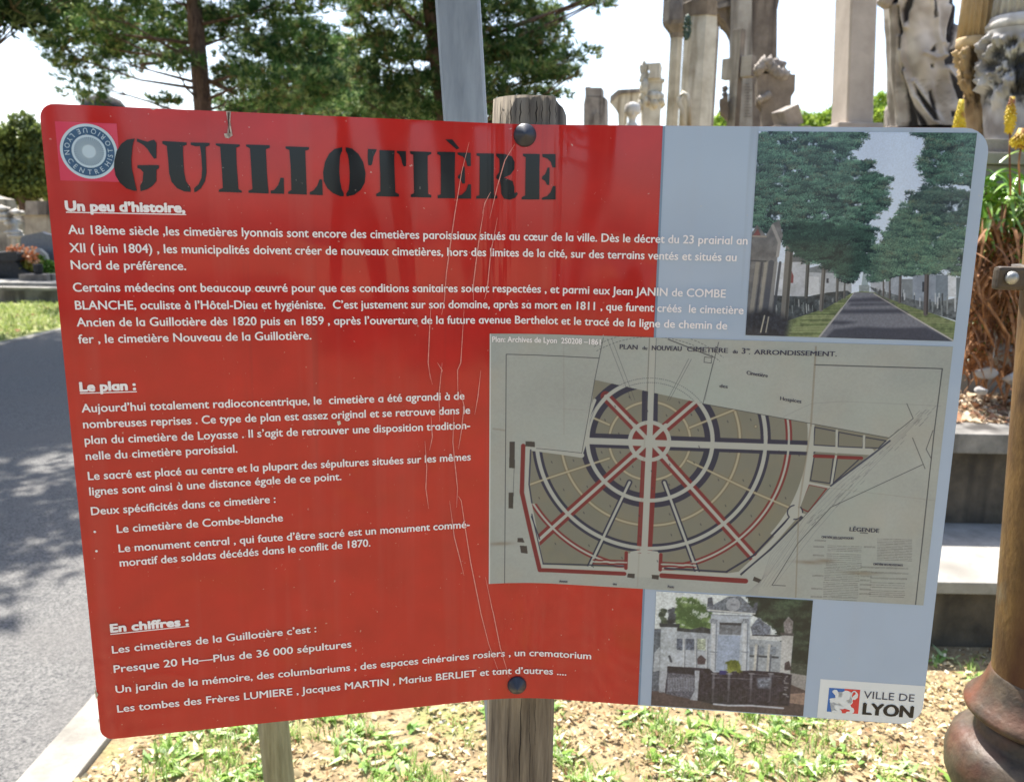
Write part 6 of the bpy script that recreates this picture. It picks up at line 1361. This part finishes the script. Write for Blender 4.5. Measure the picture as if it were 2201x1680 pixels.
spike([(2172, 420), (2170, 330), (2171, 285)], 0, o, 3.75, True); bloom(2171, 285, 208, .026, 3.75, 2, True)
spike([(2192, 420), (2190, 350), (2194, 315)], 0, o, 3.6, True); bloom(2193, 312, 276, .042, 3.6, 3, True)
# ------------------------------------------------------------------ rusty cast iron post
M_rust = noise_mat('rust_and_ochre_paint', lin(58, 36, 20), lin(118, 90, 50), 26, .62, 9, bump=.0012, bscale=140, c3=lin(96, 92, 80), s3=9, t3=(.62, .7), stretch=(1, 1, .5), spec=.4, c4=lin(74, 40, 24), stretch4=(9, 9, 1.6))
M_rust2 = noise_mat('brown_iron', lin(40, 32, 25), lin(84, 72, 58), 30, .55, 9, bump=.0012, bscale=120, c3=lin(104, 54, 34), s3=6, spec=.5)
YL, RL = 1.16, .068
def tang(x, y):      # axis point of the column whose left outline passes through (x, y)
    p = at(x, y, YL); return Vector((p.x + RL * math.sqrt(1 + (p.x / YL) ** 2) * 1.0, YL, p.z))
qa, qb = tang(2198, 495), tang(2132, 1369); dl = (qa - qb) / (qa - qb).z
def ax(z): return qb + dl * (z - qb.z)
o = empty('rusty_post', (ax(0).x, YL, 0), 'rusty ochre cast iron post with a flared ringed foot at the right edge', 'post')
def col_lathe(prof, nm, mat, seg=56):
    g = MB(); g.lathe(prof, (0, 0, 0), seg)
    for v in g.bm.verts: c_ = ax(v.co.z); v.co.x += c_.x; v.co.y += c_.y
    return g.build(nm, mat, o)
zc = at(2110, 1468, YL).z; zf = at(2075, 1500, YL).z; zn = at(2084, 1535, YL).z; zt0 = at(2040, 1585, YL).z
col_lathe([(RL * 1.01, zc - .03), (RL, zc), (RL * .98, 1.2), (RL * .94, 3.0)], 'column', M_rust)
col_lathe([(RL + .010, zc - .070), (RL + .012, zc - .060), (RL + .030, zc - .056), (RL + .0345, zc - .052), (RL + .0355, zc - .047), (RL + .034, zc - .042), (RL + .026, zc - .034), (RL + .015, zc - .020), (RL + .007, zc - .004), (RL + .002, zc + .012), (RL - .002, zc + .02)], 'collar', M_rust2)
col_lathe([(RL + .03, zc - .215), (RL + .034, zc - .205), (RL + .048, zc - .196), (RL + .058, zc - .170), (RL + .059, zc - .140), (RL + .050, zc - .112), (RL + .036, zc - .098), (RL + .022, zc - .094), (RL + .017, zc - .086), (RL + .0165, zc - .07), (RL + .008, zc - .064)], 'torus', M_rust2)
col_lathe([(RL + .10, 0), (RL + .10, .04), (RL + .05, .09), (RL + .028, zc - .3), (RL + .029, zc - .215)], 'pedestal', M_rust2)
zb_ = at(2170, 598, YL - .05).z
col_lathe([(RL + .002, zb_ - .016), (RL + .011, zb_ - .015), (RL + .011, zb_ + .015), (RL + .002, zb_ + .016)], 'clamp_band', M_rust2)
c_ = ax(zb_); g = MB(); lx = at(2149, 600, YL - .045).x
g.box(((lx + c_.x - RL) / 2 + .006, YL - .048, zb_), (c_.x - RL - lx + .03, .016, .031), bev=.005); g.build('clamp_lug', M_rust2, o)
g = MB(); hx = at(2176, 602, YL - .06); g.lathe([(.0085, 0), (.009, .003), (.007, .007), (.002, .009)], (0, 0, 0), 14)
for v in g.bm.verts: v.co = Vector((hx.x + v.co.x, YL - .056 - v.co.z, zb_ + .001 + v.co.y))
g.build('clamp_bolt', M_alu, o)

# ------------------------------------------------------------------ tombs beyond the road, left
def zl(x, y): return (x * .2239, 403 + y * .2239)
M_wallc = stone('stained_concrete', (132, 124, 112), (188, 180, 166), (96, 88, 80), (80, 74, 68), 2.5)
M_flow = attr_mat('petals', .6, .2, trans=.3)
Yw = 19.0; o = empty('tomb_wall', tuple(at(90, 500, Yw)), 'stained pale concrete tomb back wall with a dark coping, left of the board', 'wall')
g = MB(); slab(g, [(215, 700), (215, 265), (900, 255), (900, 700)], zl, Yw, .3); g.build('panel', M_wallc, o)
g = MB(); slab(g, [(200, 265), (240, 262), (245, 130), (900, 120), (900, 262)], zl, Yw, .45, -.08); g.build('coping', M_grst, o)
g = MB(); foot(zl, 215, 900, Yw, g, 700, .3); g.build('footing', M_grst, o)
Yw = 17.0; o = empty('carved_monument', tuple(at(12, 500, Yw)), 'pale carved stone monument with scrolls, cut by the left edge', 'monument')
g = MB(); slab(g, [(-200, 700), (-200, 60), (0, 110), (30, 200), (90, 330), (100, 420), (110, 700)], zl, Yw, .5); g.build('body', M_wallc, o)
g = MB()
for k, (x, y) in enumerate(((15, 205), (45, 260), (70, 310), (110, 345), (140, 430), (165, 460), (150, 240))): p = at(*zl(x, y), Yw - .1); g.blob(tuple(p), .12, 2, .25, (1.5, 1, .5), k)
g.tube([tuple(at(*zl(150, 300), Yw - .1)), tuple(at(*zl(135, 430), Yw - .1)), tuple(at(*zl(150, 560), Yw - .1))], [.09, .06, .08], 8); g.build('scrolls', M_pale, o)
g = MB(); foot(zl, -220, 170, Yw, g, 640, .7); g.build('plinth', M_grst, o)
Yw = 16.3; o = empty('grey_headstone', tuple(at(75, 530, Yw)), 'wide blue-grey polished headstone with a peaked top, left of the board', 'headstone')
M_bg = noise_mat('blue_grey_granite', lin(96, 100, 106), lin(124, 128, 134), 30, .4, spec=.5)
g = MB(); slab(g, [(195, 720), (200, 480), (235, 460), (400, 425), (425, 440), (560, 470), (580, 720)], zl, Yw, .14); g.build('slab', M_bg, o)
g = MB(); foot(zl, 180, 600, Yw, g, 700, .4); g.build('base', M_bg, o)
Yw = 16.0; o = empty('leaning_plaque', tuple(at(88, 545, Yw)), 'small light grey memorial plaque leaning against the blue-grey headstone', 'plaque')
g = MB(); slab(g, [(290, 600), (330, 585), (380, 590), (440, 640), (460, 720), (330, 720)], zl, Yw, .08); g.build('plate', M_pale, o)
g = MB(); foot(zl, 290, 470, Yw, g, 715, .3); g.build('ledger', M_grst, o)
Yw = 15.4; o = empty('dark_granite_tomb', tuple(at(15, 580, Yw)), 'dark rough granite tomb slab at the left edge, beside orange flowers', 'tomb')
g = MB(); slab(g, [(-300, 700), (-300, 630), (140, 618), (165, 640), (165, 690), (150, 705)], zl, Yw, .9); g.build('lid', M_dk, o)
g = MB(); slab(g, [(-300, 905), (-300, 690), (140, 700), (190, 780), (270, 840), (270, 905)], zl, Yw, .8, .05); g.build('rough_base', M_dk, o)
def bush(name, xs, Y, n, size, cols, lab, cat, seed, par=None):
    rng = np.random.default_rng(seed); P = []
    for x, y, r in xs: c_ = np.array(at(*zl(x, y), Y)); P.append(c_ + rng.normal(0, r * .2239 * Y / F * .55, (n, 3)))
    P = np.concatenate(P); m = len(P); d = unit(rng.normal(0, 1, (m, 3))); s_ = unit(np.cross(d, rng.normal(0, 1, (m, 3)))) * size * .35; V = np.stack([P, P + d * size * .5 + s_, P + d * size, P + d * size * .5 - s_], 1).reshape(-1, 3); cols = np.array(cols); col = cols[rng.integers(0, len(cols), m)] * rng.uniform(.7, 1.2, (m, 1))
    return npmesh(name, V, np.arange(4 * m).reshape(-1, 4), M_flow, par, np.repeat(col, 4, 0))
Yw = 15.7; o = empty('potted_flowers', tuple(at(50, 560, Yw)), 'orange and pink flowers over yellow-green leaves beside the dark granite tomb', 'flowers')
bush('petals', [(150, 620, 40), (220, 650, 50), (280, 660, 50), (310, 700, 30), (120, 600, 20)], Yw, 260, .07, [lin(250, 176, 120), lin(250, 206, 170), lin(250, 228, 200), lin(244, 150, 96)], '', '', 3, o)
bush('foliage', [(200, 740, 40), (260, 760, 50), (300, 740, 40), (220, 790, 40)], Yw, 300, .08, [lin(150, 150, 60), lin(176, 170, 90), lin(110, 116, 50)], '', '', 4, o)
g = MB(); foot(zl, 190, 320, Yw, g, 800, .35); g.build('trough', M_grst, o)
o = empty('green_shrub', tuple(at(98, 570, 15.9)), 'small bright green shrub between the dark vase and the board', 'shrub'); bush('foliage', [(420, 760, 50), (470, 770, 40), (350, 690, 25)], 15.9, 300, .08, [lin(120, 160, 70), lin(160, 190, 100), lin(80, 120, 50)], '', '', 5, o); g = MB(); g.tube([tuple(at(*zl(430, 900), 15.9)), tuple(at(*zl(430, 760), 15.9))], [.03, .015], 6); g.build('stem', M_bark, o)
Yw = 15.2; p = at(*zl(362, 735), Yw); q = at(*zl(362, 830), Yw); o = empty('dark_vase', (p.x, Yw, q.z), 'squat dark grave vase standing on the slab next to the board edge', 'vase')
g = MB(); h = p.z - q.z; r_ = 42 * .2239 * Yw / F; g.lathe([(r_ * .8, q.z), (r_ * .95, q.z + h * .3), (r_, q.z + h * .85), (r_ * 1.1, q.z + h), (r_ * .9, q.z + h)], (p.x, Yw, 0), 20); g.build('body', M_dk, o); g = MB(); g.box((p.x, Yw, q.z / 2), (.5, .4, q.z)); g.build('foot_block', M_grst, o)
Yw = 14.6; a, b, c_ = at(*zl(0, 905), Yw), at(*zl(0, 1090), Yw), at(*zl(0, 1010), Yw)
o = empty('grave_surround', (-8.9, Yw, 0), 'long low pale stone grave surround facing the lawn beyond the road', 'grave')
g = MB(); g.box((-8.6, Yw + .7, a.z - .04), (5.2, 1.4, .07), bev=.01, rz=.03); g.build('ledger', M_slabd, o)
g = MB(); g.box((-8.6, Yw + .68, (a.z - .08) / 2), (5.0, 1.3, a.z - .09), bev=.01, rz=.03); g.build('base', M_kerb, o)
g = MB(); g.box((-8.4, Yw - .22, .11), (5.2, .34, .22), bev=.01, rz=.05); g.build('kerb', M_kerb, o)
g = MB(); g.box((-9.0, Yw - .3, .245), (2.6, .22, .05), bev=.01, rz=.05); g.build('kerb_cap', M_slabd, o)
# domed chapel tomb
Yw = 22.0; c_ = at(222, 226, Yw); tp = at(222, 206, Yw); o = empty('domed_chapel', (c_.x, Yw, 0), 'dark domed roof of a tomb chapel just above the board under the big pine', 'chapel')
hw = 42 * Yw / F; g = MB(); g.lathe([(hw * 1.25, c_.z - .5), (hw * 1.1, c_.z - .2), (hw, c_.z), (hw * .8, c_.z + (tp.z - c_.z) * .6), (hw * .45, tp.z - .02), (.02, tp.z)], (c_.x, Yw, 0), 28); g.build('dome', M_dk, o)
g = MB(); g.box((c_.x, Yw, (c_.z - .5) / 2), (hw * 2.2, hw * 2.2, c_.z - .5), bev=.03); g.build('wall', M_wallc, o)
g = MB(); g.box((c_.x, Yw - hw * 1.11, 1.0), (.7, .06, 2.0), bev=.01); g.build('door', M_dk, o)
